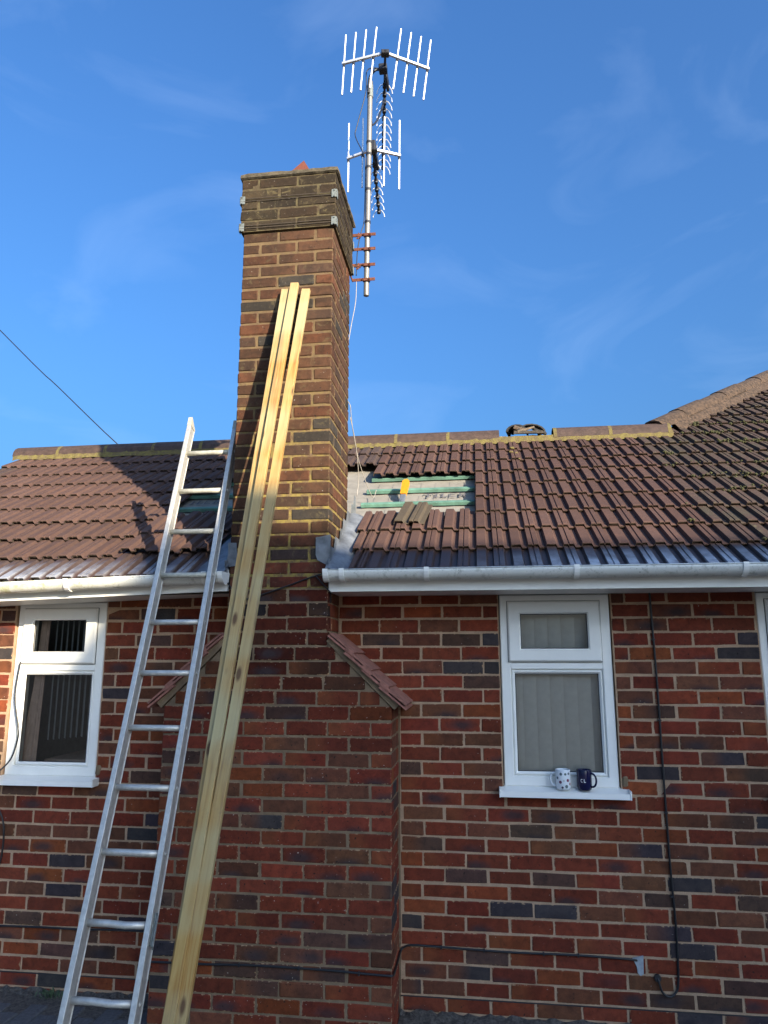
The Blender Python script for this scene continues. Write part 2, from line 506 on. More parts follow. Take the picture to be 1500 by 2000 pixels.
def timber_mat():
    m, nt, b = new_mat('treated_softwood')
    tcn = nt.nodes.new('ShaderNodeTexCoord').outputs['Object']
    mpn = nt.nodes.new('ShaderNodeMapping'); mpn.inputs['Scale'].default_value = (28, 28, 1.3)
    oi = nt.nodes.new('ShaderNodeObjectInfo')
    addv = nt.nodes.new('ShaderNodeVectorMath'); addv.operation = 'ADD'
    nt.links.new(tcn, addv.inputs[0]); nt.links.new(oi.outputs['Random'], addv.inputs[1])
    nt.links.new(addv.outputs[0], mpn.inputs['Vector'])
    g = nnoise(nt, 1.6, 6, .6, mpn.outputs['Vector'], 1.4)
    c = nramp(nt, g, [(.30, (.17, .065, .012)), (.46, (.36, .19, .045)), (.70, (.44, .285, .09))])
    big = nnoise(nt, 2.2, 3, .5, tcn)
    c = nmix(nt, nramp(nt, big, [(.40, 0.0), (.60, .68)]), c, (.42, .385, .215))       # greenish preservative
    kn = nt.nodes.new('ShaderNodeTexVoronoi'); kn.inputs['Scale'].default_value = 1.0
    mk = nt.nodes.new('ShaderNodeMapping'); mk.inputs['Scale'].default_value = (12, 12, 4.4)
    nt.links.new(addv.outputs[0], mk.inputs['Vector']); nt.links.new(mk.outputs['Vector'], kn.inputs['Vector'])
    c = nmix(nt, nramp(nt, kn.outputs['Distance'], [(.10, .95), (.19, 0.0)]), c, (.10, .045, .015))
    dirt = nnoise(nt, 7, 5, .7, tcn)
    c = nmix(nt, nramp(nt, dirt, [(.62, 0.0), (.75, .5)]), c, (.16, .12, .07))
    nt.links.new(c, b.inputs['Base Color'])
    b.inputs['Roughness'].default_value = .7
    nbump(nt, b, g, .25, .003)
    return m
M_wood = timber_mat()

# ------------------------------------------------------------------ ground
gb = MB()
gb.box(-160, 160, -160, 160, -0.6, -0.10)
gb.build('ground', M_ground, kind='structure')

# ------------------------------------------------------------------ the bungalow
house = thing('bungalow', (0, 0, 0), 'red brick bungalow with brown tiled roof, tall chimney stack and a hole in its roof', 'house')
CH = 0.0767
# brick prototypes
def brick_protos(n, L, D, H, c, jit, mat, nm):
    out = []
    for i in range(n):
        b = MB()
        b.cbox(0, L, 0, D, 0, H, c, None, jit, R)
        out.append(b.mesh(nm, mat))
    return out
BH = 0.0705
P_st = brick_protos(14, .219, .07, BH, .0056, .0026, M_brick, 'brick')
P_hf = brick_protos(10, .1065, .07, BH, .0056, .0026, M_brick, 'brick')
PS_st = brick_protos(10, .215, .1025, .064, .006, .0025, M_stack, 'brick')
PS_hf = brick_protos(8, .1025, .1025, .064, .006, .0025, M_stack, 'brick')
PH_st = brick_protos(6, .215, .1025, .064, .005, .003, M_head, 'brick')
PH_hf = brick_protos(6, .1025, .1025, .064, .005, .003, M_head, 'brick')

def wall_tint():
    r = R.random()
    if r < .56: c = (.190, .042, .022)
    elif r < .62: c = (.225, .058, .022)
    elif r < .81: c = (.155, .058, .032)
    elif r < .91: c = (.100, .054, .038)
    else: c = (.058, .046, .046)
    k = R.uniform(.78, 1.16)
    return tuple(x * k * R.uniform(.93, 1.07) for x in c) + (1,)
def stack_tint():
    r = R.random()
    if r < .5: c = (.088, .044, .025)
    elif r < .70: c = (.100, .042, .022)
    elif r < .92: c = (.072, .041, .027)
    else: c = (.048, .040, .032)
    k = R.uniform(.8, 1.18)
    return tuple(x * k for x in c) + (1,)
def head_tint():
    c = R.choice([(.050, .036, .021), (.046, .034, .020), (.036, .027, .018), (.052, .033, .019)])
    k = R.uniform(.8, 1.15)
    return tuple(x * k for x in c) + (1,)

def put_brick(parent, protos, L0, x, y, z, L, tint, rz=0.0, H=None, H0=.0665, jz=.001):
    o = bpy.data.objects.new('brick', R.choice(protos))
    link(o, parent)
    o.location = (x, y + R.uniform(-.0018, .0018), z + R.uniform(-jz, jz))
    o.rotation_euler = (R.uniform(-.006, .006), R.uniform(-.006, .006), rz)
    o.scale = (L / L0, 1, (H / H0) if H else 1)
    o.color = tint
    return o

openings = [(.325, .933, .985, 2.2), (-2.582, -1.998, .985, 2.2), (1.688, 2.29, .985, 2.2)]
def subtract(a, b, z0, z1):
    segs = [(a, b)]
    for (x0, x1, h0, h1) in openings:
        if z1 <= h0 + .03 or z0 >= h1: continue
        ns = []
        for (p, q) in segs:
            if q <= x0 or p >= x1: ns.append((p, q)); continue
            if p < x0 - .02: ns.append((p, x0 - .004))
            if q > x1 + .02: ns.append((x1 + .004, q))
        segs = ns
    return segs

def wall_section(name, xa, xb, j_even, vis0, vis1, top, xa2=None, xb2=None):
    """mortar backing plus stretcher bond bricks between xa and xb"""
    wb = MB()
    # backing cut round the openings
    xs = sorted({xa, xb} | {v for o in openings for v in o[:2] if xa < v < xb})
    for i in range(len(xs) - 1):
        a, b = xs[i], xs[i + 1]
        op = [o for o in openings if o[0] <= a + 1e-6 and o[1] >= b - 1e-6]
        z1 = op[0][2] if op else top
        wb.box(a, b, .003, .12, -.3, z1)
    if xa2: wb.box(xa2, xa, .003, .12, 1.40, top)
    if xb2: wb.box(xb, xb2, .003, .12, 1.40, top)
    XA, XB = xa, xb
    wall = wb.build(name, M_mortar, house)
    rest = MB()
    cnt = 0
    for r in range(-1, 28):
        z = (r - 1) * CH + .0031
        xa, xb = (xa2 or XA, xb2 or XB) if r >= 20 else (XA, XB)
        off = (0 if r % 2 == 0 else .1125) + R.uniform(-.012, .012) + j_even
        k0 = math.floor((xa - off) / .225) - 1
        x = off + k0 * .225
        while x < xb:
            w = .225
            a0, b0 = max(x + .0031, xa + .002), min(x + w - .0031, xb - .002)
            x += w
            if b0 - a0 < .03: continue
            for (a, b) in subtract(a0, b0, z, z + BH):
                L = b - a
                if L < .02: continue
                a += R.uniform(-.0015, .0015)
                tint = wall_tint()
                if z + BH > top + .03: continue
                if a > vis1 or b < vis0:
                    rest.cur = tint
                    rest.cbox(a, b, 0, .06, z, z + BH, .005, None, .001, R)
                else:
                    if L > .15: put_brick(wall, P_st, .219, a, 0, z, L, tint)
                    else: put_brick(wall, P_hf, .1065, a, 0, z, L, tint)
                    cnt += 1
    if rest.v:
        o = rest.build('distant_bricks', M_brick_c, wall, colors=True)
        o['kind'] = 'stuff'
    return wall, cnt

wallR, nR = wall_section('wall', -.232, 5.2, 0.0, -1, 1.86, 2.085, xa2=-.585)
wallL, nL = wall_section('wall', -4.02, -1.472, -2.3582 - .1125, -2.72, 1, 2.085, xb2=-1.133)
# damp-proof course slit and side/back shell
dp = MB()
dp.box(-.232, 5.2, -.001, .004, -.009, -.004)
dp.box(-4.02, -1.472, -.001, .004, -.009, -.004)
dp.build('damp_proof_course', M_seal, house)
for nm_, bx in (('end_wall', (-4.02, -3.92, .122, 4.0, -.3, 2.3)), ('end_wall', (5.1, 5.2, .122, 8.0, -.3, 2.3)), ('rear_wall', (-4.02, 5.2, 8.0, 8.1, -.3, 2.3)), ('inner_wall', (-1.478, -.226, .006, .12, -.3, 1.42))):
    sh = MB(); sh.box(*bx); sh.build(nm_, M_mortar_b, house)

# ------------------------------------------------------------------ chimney
chim = part_of(house, 'chimney')
YF = -.31
BX0, BX1 = -1.4675, -.240        # breast
SX0, SX1 = -1.135, -.5825        # stack
SYB = YF + .5525
core = MB()
core.box(BX0 + .003, BX1 - .003, YF + .0032, .0025, -.3, 1.452)
core.box(SX0 + .004, SX1 - .004, YF + .0032, SYB - .004, 1.45, 2.07)
core.build('mortar_joints', M_mortar_b, chim)
core2 = MB()
core2.box(SX0 + .004, SX1 - .004, YF + .0045, SYB - .004, 2.07, 4.216)
core2.build('mortar_joints', M_mortar_s, chim)
# shoulder backing
for sgn, xo, xi in ((1, BX1, SX1), (-1, BX0, SX0)):
    m = MB()
    zl, zh = 1.452, 1.452 + abs(xo - xi) * .97
    m.prism([(xo - sgn * .004, zl), (xi, zl), (xi, zh)], YF + .0034, .0025, lambda u, v, w: (u, w, v))
    m.build('mortar_joints', M_mortar_b, chim)
hid = MB()
nC = 0
def breast_row(z, x0, x1, corner_l, corner_r, r):
    """front bricks from the right corner; corner_r: True = stretcher at the corner"""
    global nC
    x = x1
    first = True
    while x > x0 + .02:
        L = .2185 if (not first or corner_r) else .106
        first = False
        a = max(x - L, x0)
        if a - x0 < .05: a = x0
        if x - a > .02:
            t = wall_tint()
            if R.random() < .3: t = tuple(v * .8 for v in t[:3]) + (1,)
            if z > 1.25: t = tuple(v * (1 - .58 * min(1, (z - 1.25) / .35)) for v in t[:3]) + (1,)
            jx = R.uniform(-.002, .002) if (x != x1 and a != x0) else 0
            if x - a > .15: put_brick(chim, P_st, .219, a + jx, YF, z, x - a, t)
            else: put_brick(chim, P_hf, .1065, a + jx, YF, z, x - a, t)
            nC += 1
        x = a - .0065
for r in range(-1, 20):
    z = (r - 1) * CH + .0031
    st = (r % 2 == 1)
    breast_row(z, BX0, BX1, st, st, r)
    # return face on the right (visible) and left (hidden)
    for side in (1, -1):
        ys = [(.0, .1025), (.1125, .31)] if st else [(.0, .215), (.225, .31)]
        for (a, b) in ys:
            t = wall_tint()
            a_, b_ = YF + a + (.0075 if a == 0 else -.002), YF + b
            if side == 1 and a > 0:
                put_brick(chim, P_st if b - a > .15 else P_hf, .219 if b - a > .15 else .1065, BX1, a_, z, b_ - a_, t, math.pi / 2); nC += 1
            elif side == 1:
                hid.cur = t
                hid.cbox(BX1 - .05, BX1, a_, b_, z, z + BH, .004, None, .001, R)
            else:
                hid.cur = t
                hid.cbox(BX0, BX0 + .05, a_, b_, z, z + BH, .004, None, .001, R)
# shoulders and the neck up to the eaves
for r in range(20, 28):
    z = (r - 1) * CH + .0031
    xr = max(SX1, min(BX1, BX1 - (z + .05 - 1.452) * 1.03))
    xl = min(SX0, max(BX0, BX0 + (z + .05 - 1.452) * 1.03))
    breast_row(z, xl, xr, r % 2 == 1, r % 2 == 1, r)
    if z > 1.78:
        for (a, b) in ([(0, .1025), (.1125, .31)] if r % 2 else [(0, .215), (.225, .31)]):
            t = wall_tint()
            if a > 0:
                put_brick(chim, P_st if b - a > .15 else P_hf, .219 if b - a > .15 else .1065, SX1, YF + a, z, b - a, t, math.pi / 2); nC += 1
            else:
                hid.cur = t
                hid.cbox(SX1 - .05, SX1, YF + .008, YF + b, z, z + BH, .004, None, .001, R)
            hid.cur = wall_tint()
            hid.cbox(SX0, SX0 + .05, YF + (a if a else .008), YF + b, z, z + BH, .004, None, .001, R)
# stack above the eaves: pinwheel courses of 2.5 by 2.5 bricks
def ring(z, x0, y0, W, D, H, flip, tintf, ps, ph, joined, dark=None):
    """visible: front (y0) and right faces"""
    global nC
    def place(x, y, L, horiz, vis):
        t = tintf()
        if vis:
            pr, L0 = (ps, .215) if L > .15 else (ph, .1025)
            if horiz: put_brick(chim, pr, L0, x, y, z, L, t, 0, H, .064)
            else: put_brick(chim, pr, L0, x, y, z, L, t, math.pi / 2, H, .064)
        else:
            joined.cur = t
            if horiz: joined.cbox(x, x + L, y, y + .1025, z, z + H, .005, None, .0015, R)
            else: joined.cbox(x - .1025, x, y, y + L, z, z + H, .005, None, .0015, R)
    g = .010
    hw = .1025
    s1 = (W - hw - 2 * g) / 2
    d1 = (D - hw - 2 * g) / 2
    if not flip:
        place(x0, y0, s1, True, True); place(x0 + s1 + g, y0, s1, True, True)
        place(x0 + W, y0, d1, False, True); place(x0 + W, y0 + d1 + g, d1, False, True)
        place(x0 + hw + g, y0 + D - hw, s1, True, False); place(x0 + hw + g + s1 + g, y0 + D - hw, s1, True, False)
        place(x0 + hw, y0 + hw + g, d1, False, False); place(x0 + hw, y0 + hw + g + d1 + g, d1, False, False)
        nC += 4
    else:
        place(x0 + hw + g, y0, s1, True, True); place(x0 + hw + g + s1 + g, y0, s1, True, True)
        place(x0 + W, y0 + hw + g, d1, False, True); place(x0 + W, y0 + hw + g + d1 + g, d1, False, True)
        place(x0, y0 + D - hw, s1, True, False); place(x0 + s1 + g, y0 + D - hw, s1, True, False)
        place(x0 + hw, y0, d1, False, True); place(x0 + hw, y0 + d1 + g, d1, False, False)
        nC += 5
hid_s = MB(); hid_h = MB()
z = 2.071
n_up = 29
cu = (4.215 - 2.071) / n_up
for i in range(n_up):
    f = max(0, 1 - i / 4)
    def tf():
        a = stack_tint(); b = wall_tint()
        return tuple(a[k] * (1 - f) + b[k] * f for k in range(3)) + (1,)
    ring(z + .005, SX0 + R.uniform(-.001, .001), YF, SX1 - SX0, .5525, cu - .010, i % 2 == 1, tf, PS_st, PS_hf, hid_s)
    z += cu
# oversailing head
OV = .016
head_core = MB()
head_core.box(SX0 - OV + .003, SX1 + OV - .003, YF - OV + .003, SYB + OV - .003, 4.2152, 4.566)
head_core.build('mortar_joints', M_mortar_h, chim)
for i in range(5):
    ring(4.216 + i * .070 + .004, SX0 - OV, YF - OV, SX1 - SX0 + 2 * OV, .5525 + 2 * OV, .0635, i % 2 == 0, head_tint, PH_st, PH_hf, hid_h)
for mb_, mt in ((hid, M_brick_c), (hid_s, M_stack_c), (hid_h, M_head_c)):
    o = mb_.build('hidden_bricks', mt, chim, colors=True); o['kind'] = 'stuff'
cp = MB()
# capping slab with uneven edge and flaunching hump
n = 14
def cap_pt(t, zz, o):
    x0, x1, y0, y1 = SX0 - OV - o, SX1 + OV + o, YF - OV - o, SYB + OV + o
    per = [(x0, y0), (x1, y0), (x1, y1), (x0, y1)]
    i = int(t * 4) % 4; u = t * 4 - int(t * 4)
    a, b = per[i], per[(i + 1) % 4]
    return Vector((a[0] + (b[0] - a[0]) * u, a[1] + (b[1] - a[1]) * u, zz))
ringA, ringB, ringC, ringD = [], [], [], []
N = 48
for k in range(N):
    t = k / N
    w = R.uniform(-.003, .004)
    ringA.append(cap_pt(t, 4.5665 + R.uniform(0, .002), .002 + w))
    ringB.append(cap_pt(t, 4.574, .012 + w))
    ringC.append(cap_pt(t, 4.598 + R.uniform(-.004, .004), .010 + w))
    p = cap_pt(t, 4.66, .0); ctr = Vector((-.859, -.034, 4.66)); ringD.append(ctr + (p - ctr) * .55)
vs = ringA + ringB + ringC + ringD
fs = [(a * N + k, a * N + (k + 1) % N, (a + 1) * N + (k + 1) % N, (a + 1) * N + k) for a in range(3) for k in range(N)]
fs += [tuple(range(N))[::-1], tuple(3 * N + k for k in range(N))]
cp.add(vs, fs)
cp.build('capping', M_concrete, chim)
# terracotta angled cowl over the flue
pt = MB()
def cowl(u, v, w): return (-.862 + u, w, 4.765 + v)
pt.prism([(-.10, -.08), (-.07, -.015), (.035, .075), (.085, -.015), (.10, -.08)], -.10, .10, cowl)
pt.build('flue_cowl', M_terra, chim)
# straps
for zs in (4.423, 4.242):
    for dz in (-.008, .008):
        s = MB()
        o = .0065
        x0, x1, y0, y1 = SX0 - OV - o, SX1 + OV + o, YF - OV - o, SYB + OV + o
        s.tube([(x0, y0, zs + dz), (x1, y0, zs + dz), (x1, y1, zs + dz), (x0, y1, zs + dz), (x0, y0, zs + dz)], .0022, 6)
        s.build('strap_wire', M_wire, chim)
    for (cx, cy, sx, sy) in ((SX1 + OV, YF - OV, -1, 1), (SX0 - OV, YF - OV, 1, 1), (SX1 + OV, SYB + OV, -1, -1)):
        c = MB()
        w, t = .030, .003
        oy = cy - sy * .005; ox = cx - sx * .005
        c.cbox(min(ox, ox + sx * w), max(ox, ox + sx * w), min(oy, oy - sy * t), max(oy, oy - sy * t), zs - .026, zs + .026, .001)
        c.cbox(min(ox, ox - sx * t), max(ox, ox - sx * t), min(oy, oy + sy * w), max(oy, oy + sy * w), zs - .026, zs + .026, .001)
        for q in (-.02, .02):
            c.tube([(ox + sx * .012, oy - sy * t, zs + q), (ox + sx * .012, oy - sy * (t + .005), zs + q)], .005, 6)
        c.build('corner_plate', M_galv, chim)
# clay creasing tiles on the shoulders
def creasing(sgn, xlow, zlow, xhigh, zhigh):
    d = Vector((xhigh - xlow, 0, zhigh - zlow)); L = d.length; d.normalize()
    nrm = Vector((-d.z * -sgn, 0, abs(d.x)))
    nrm = Vector((sgn * abs(d.z), 0, abs(d.x)))
    for layer, (nt_, tl, ov) in enumerate(((4, .165, 0.0), (4, .17, .05))):
        step = L / nt_
        for k in range(nt_):
            a = k * step - .03 - ov * .3
            b = a + tl + .01
            lift0 = .020 + (1 - layer) * .017
            tb = MB()
            A = Vector((xlow, 0, zlow)) + d * a + nrm * (lift0 + .006)
            B = Vector((xlow, 0, zlow)) + d * min(b, L + .01) + nrm * (lift0 - .010)
            th = .011
            for P_, Q_ in (((A, B)),):
                y0, y1 = YF - .028 - R.uniform(0, .008), .0
                off = nrm * th
                v8 = [Vector((p.x, y, p.z)) for p in (P_, Q_, Q_ + off, P_ + off) for y in (y0, y1)]
                for q in v8: q += Vector((R.uniform(-.0015, .0015), 0, R.uniform(-.0015, .0015)))
                tb.add(v8, [(0, 2, 4, 6), (1, 7, 5, 3), (0, 1, 3, 2), (2, 3, 5, 4), (4, 5, 7, 6), (6, 7, 1, 0)])
            o = tb.build('creasing_tile', M_clay, chim)
    mb_ = MB()
    y0 = YF - .006
    pts = []
    for t_ in (0, 1):
        for h_ in (-.015, .026):
            pts.append(Vector((xlow, 0, zlow)) + d * (t_ * L) + nrm * h_)
    mb_.add([Vector((p.x, y, p.z)) for p in (pts[0], pts[2], pts[3], pts[1]) for y in (y0, 0)],
            [(0, 2, 4, 6), (1, 7, 5, 3), (0, 1, 3, 2), (2, 3, 5, 4), (4, 5, 7, 6), (6, 7, 1, 0)])
    mb_.build('creasing_bed', M_mortar_b, chim)
creasing(1, -.215, 1.452, SX1 + .006, 1.80)
creasing(-1, -1.4925, 1.452, SX0 - .006, 1.80)

# ------------------------------------------------------------------ roof
PIT = math.radians(31.0)
EY, EZ = -.37, 2.178
cP, sP = math.cos(PIT), math.sin(PIT)
GA = .293
S0 = -.03
CW = .190
def tilt(x, s):
    if x < -.86: return .014 * (x + 1.05) * max(0, 1 - s / .8)
    return 0.0
def eave_drop(x): return .032 * (x + 1.05) - .004
def rpt(x, s, h=0.0):
    return Vector((x, EY + s * cP - h * sP, EZ + s * sP + h * cP + tilt(x, s)))
roof = part_of(house, 'roof')
def tile_proto(name, mats, x0=0.0, x1=CW):
    prof = [(0, -.019), (.003, -.019), (.008, 0), (.056, 0), (.066, -.020), (.093, -.020), (.098, 0), (.119, 0), (.121, -.005), (.126, -.005), (.128, 0), (.152, 0), (.161, -.020), (.187, -.020)]
    prof = [(u, v) for u, v in prof]
    L = .385
    th = .010
    b = MB()
    n = len(prof)
    def hgt(t): return -.034 * t / L * .78
    rows = [(0.0, -.004), (.012, 0.0), (L, hgt(L))]
    vs = []
    for (t, dh) in rows:
        for (u, v) in prof:
            vs.append((u, t, v + dh))
    for (u, v) in prof: vs.append((u + R.uniform(-.001, .001), 0.003, v - th - R.uniform(0, .004)))
    for (u, v) in prof: vs.append((u, L, v - th + hgt(L)))
    fs = []; 
    for a in range(2):
        for k in range(n - 1): fs.append((a * n + k, a * n + k + 1, (a + 1) * n + k + 1, (a + 1) * n + k))
    b.add(vs, fs)
    base = len(fs)
    b.mi = 1
    o = 0
    ff = [(k + 1, k, 3 * n + k, 3 * n + k + 1) for k in range(n - 1)]
    ff += [(3 * n + k + 1, 3 * n + k, 4 * n + k, 4 * n + k + 1) for k in range(n - 1)]
    for f in ff: b.f.append(f); b.m.append(1); b.c.append((1, 1, 1, 1))
    b.mi = 0
    # side closers
    for k in (0, n - 1):
        b.f.append((k, n + k, 2 * n + k, 4 * n + k, 3 * n + k)); b.m.append(0); b.c.append((1, 1, 1, 1))
    return b.mesh(name, mats)
P_tile = [tile_proto('roof_tile', [M_tile, M_edge]) for _ in range(4)]
P_moss = [tile_proto('roof_tile', [M_tile_moss, M_edge]) for _ in range(4)]
P_wet = [tile_proto('roof_tile', [M_tile_wet, M_edge]) for _ in range(4)]

def tile_matrix(x, s, h=0.0, rot=0.0, lift=0.0):
    X = Vector((1, 0, 0)); Y = Vector((0, cP, sP)); Z = Vector((0, -sP, cP))
    M = Matrix(((X.x, Y.x, Z.x, 0), (X.y, Y.y, Z.y, 0), (X.z, Y.z, Z.z, 0), (0, 0, 0, 1)))
    M = Matrix.Translation(rpt(x, s, h)) @ M @ Matrix.Rotation(rot, 4, 'Z') @ Matrix.Rotation(lift, 4, 'X')
    return M
def tile_tint(k=1.0):
    c = R.choice([(.098, .058, .046), (.092, .055, .044), (.105, .063, .050)])
    q = R.uniform(.9, 1.1) * k
    return tuple(v * q for v in c) + (1,)
RIDGE_S = 2.60
HIP0X = 1.79
def s_top(x):
    return RIDGE_S if x <= HIP0X else RIDGE_S + .10 + (x - HIP0X) * 1.25
rest_t = MB()
nT = 0
X_al = .966
def in_valley(x, k):
    # strips beside the stack covered by lead
    return False
kmin = math.floor((-4.02 - X_al) / CW); kmax = math.ceil((5.6 - X_al) / CW)
for k in range(0, 24):
    s = S0 + k * GA
    for c in range(kmin, kmax):
        x = X_al + c * CW
        if x < -4.03 + .0: continue
        if s > s_top(x + CW * .5) - .03: continue
        xm = x + CW / 2
        # stack and its lead gutters
        cut = None
        if -1.30 < xm < -.50 and s < .62:
            continue
        if k < 3 and -.50 < xm < -.40:
            cut = (.098 + .02 * k) / CW; x = -.364 - cut * CW + .0; xm = x + cut * CW * .5
        if -1.20 < xm < -.50 and s < .9: continue
        if -1.10 < xm < -.60 and s < 1.75: continue
        # the stripped patches either side of the stack
        if k in (3, 4, 5) and -.62 < xm < .20: continue
        if k in (3, 4, 5) and (-1.65 if k == 5 else -1.80) < xm < -1.0: continue
        h, rot, lift = 0.0, R.uniform(-.004, .004), R.uniform(-.004, .004)
        h += R.uniform(-.001, .001)
        tint = tile_tint()
        # disturbed tiles left of the stack
        if k in (1, 2) and -1.92 < xm < -1.30:
            h += .012 + .012 * R.random(); rot += R.uniform(-.03, .03); lift += R.uniform(-.01, .03)
            s_ = s + R.uniform(-.01, .05)
        else: s_ = s + R.uniform(-.003, .003)
        right = 1.95 + .40 * s
        left = -2.62 - .62 * s
        protos = P_wet if k == 0 else (P_moss if xm > 1.5 + .2 * R.random() else P_tile)
        if xm > 1.5 and k > 0: tint = tuple(v * f for v, f in zip(tint[:3], (.80, .90, .92))) + (1,)
        if xm > -.6: tint = tuple(v * f for v, f in zip(tint[:3], (.92, .90, .90))) + (1,)
        if k == 0: tint = tuple(v * .62 for v in tint[:3]) + ((max(0, min(1, (x - .1) / .6)) if x > -.6 else .8 if x < -1.9 else .5),)
        if left < xm < right and not (-1.12 < xm < -.58):
            o = bpy.data.objects.new('roof_tile', R.choice(protos))
            link(o, roof)
            o.matrix_local = tile_matrix(x, s_, h, rot, lift) @ Matrix.Diagonal((cut or 1, 1, 1, 1))
            o.color = tint
            nT += 1
        else:
            M = tile_matrix(x, s_, h, rot, lift)
            src = protos[0]
            rest_t.add([M @ v.co for v in src.vertices], [tuple(p.vertices) for p in src.polygons])
o = rest_t.build('distant_tiles', M_ridge, roof); o['kind'] = 'stuff'
# underlay felt and battens
fe = MB()
nx, ns = 60, 16
def felt_h(x, s): return -.088 + .004 * math.sin(x * 31 + s * 9) * math.sin(s * 17) - .006 * abs(math.sin(s / GA * math.pi))
fe.sheet([[rpt(-4.0 + 5.8 * j / nx, .12 + (RIDGE_S + .02 - .12) * i / ns, felt_h(-4.0 + 5.8 * j / nx, .12 + 2.5 * i / ns)) for j in range(nx + 1)] for i in range(ns + 1)])
fe.build('underlay_felt', M_felt, roof, smooth=True)
deck = MB()
for (a, b) in ((-4.0, 1.8),):
    deck.add([rpt(a, .0, -.13), rpt(b, .0, -.13), rpt(b, RIDGE_S, -.13), rpt(a, RIDGE_S, -.13)], [(0, 1, 2, 3)])
deck.add([rpt(1.8, 0, -.10), rpt(5.6, 0, -.10), rpt(5.6, s_top(5.6), -.10), rpt(1.8, RIDGE_S, -.10)], [(0, 1, 2, 3)])
# rear slope and the hip end of the taller part behind
ry = EY + RIDGE_S * cP
deck.add([(-4.0, ry + .11, 3.55), (1.72, ry + .11, 3.55), (1.72, ry + 2.6, 2.2), (-4.0, ry + 2.6, 2.2)], [(0, 1, 2, 3)])
hx = 5.6
deck.add([rpt(1.8, RIDGE_S, -.10), rpt(hx, s_top(hx), -.10), Vector((hx, 9.5, rpt(hx, s_top(hx)).z - .1)), Vector((1.8, 8.0, 3.4))], [(0, 1, 2, 3)])
deck.build('roof_deck', M_edge, roof)
for k in (2, 3, 4, 5, 6):
    s = S0 + k * GA + .335
    for (a, b) in ((-.57, .30), (-1.92, -1.145)):
        bt = MB()
        bt.cbox(a, b, -.019, .019, -.012, .013, .002)
        o = bt.build('batten', M_green, roof)
        # tiny lift so that each lies on the felt
        mid = (a + b) / 2
        Mx = tile_matrix(0, s, -.070, 0, 0)
        o.matrix_local = Mx
        o.location.z += tilt(mid, s) - tilt(0, s)
        o.rotation_euler.rotate_axis('Z', R.uniform(-.004, .004))
# printing on the felt
def stroke(mb_, ox, os_, pts, sc, xs=1.0):
    q = [rpt(ox + u * sc * xs, os_ + v * sc, -.081) for u, v in pts]
    mb_.add(q, [tuple(range(len(q)))])
def letter(mb_, ch, ox, os_, sc, xs):
    R4 = lambda a, b, c, d: stroke(mb_, ox, os_, [(a, b), (c, b), (c, d), (a, d)], sc, xs)
    if ch == 'T': R4(0, .86, .8, 1); R4(.32, 0, .48, .86); R4(.2, 0, .32, .1); R4(.48, 0, .6, .1); R4(0, .66, .08, .86); R4(.72, .66, .8, .86)
    if ch == 'I': R4(.12, 0, .28, 1); R4(0, 0, .12, .12); R4(.28, 0, .4, .12); R4(0, .88, .12, 1); R4(.28, .88, .4, 1)
    if ch == 'L': R4(.1, .14, .26, 1); R4(0, 0, .62, .14); R4(0, .88, .1, 1); R4(.26, .88, .36, 1); R4(.54, .14, .62, .36)
    if ch == 'E': R4(0, 0, .6, .13); R4(0, .43, .5, .56); R4(0, .87, .6, 1); R4(.0, .13, .10, .43); R4(0, .56, .10, .87)
    if ch == 'R':
        R4(.08, .0, .24, 1); R4(.24, .86, .56, 1); R4(.24, .45, .56, .58); R4(.5, .58, .66, .86); R4(0, 0, .08, .1); R4(.24, 0, .34, .1)
        stroke(mb_, ox, os_, [(.34, .45), (.5, .45), (.72, 0), (.56, 0)], sc, xs)
def word(text, ox, os_, sc, xs=1.0):
    mb_ = MB()
    adv = {'T': .92, 'I': .54, 'L': .78, 'E': .74, 'R': .86}
    x = ox
    for ch in text:
        letter(mb_, ch, x, os_, sc, xs); x += adv[ch] * sc * xs
    mb_.build('felt_lettering', M_print, roof)
word('TILER', -.155, 1.345, .082, 1.0)
word('TILER', -1.94, 1.345, .082, 1.0)
gl = MB()
for j in range(-20, 3):
    x = j * .105 + .03
    for s in (1.02, 1.30, 1.60):
        a, b = s, s + .11
        q = [rpt(x, a, -.0812), rpt(x + .003, a, -.0812), rpt(x + .003, b, -.0812), rpt(x, b, -.0812)]
        if -1.95 < x < -1.15 or -.57 < x < .2: gl.add(q, [(0, 1, 2, 3)])
gl.build('felt_guide_lines', M_dash, roof)
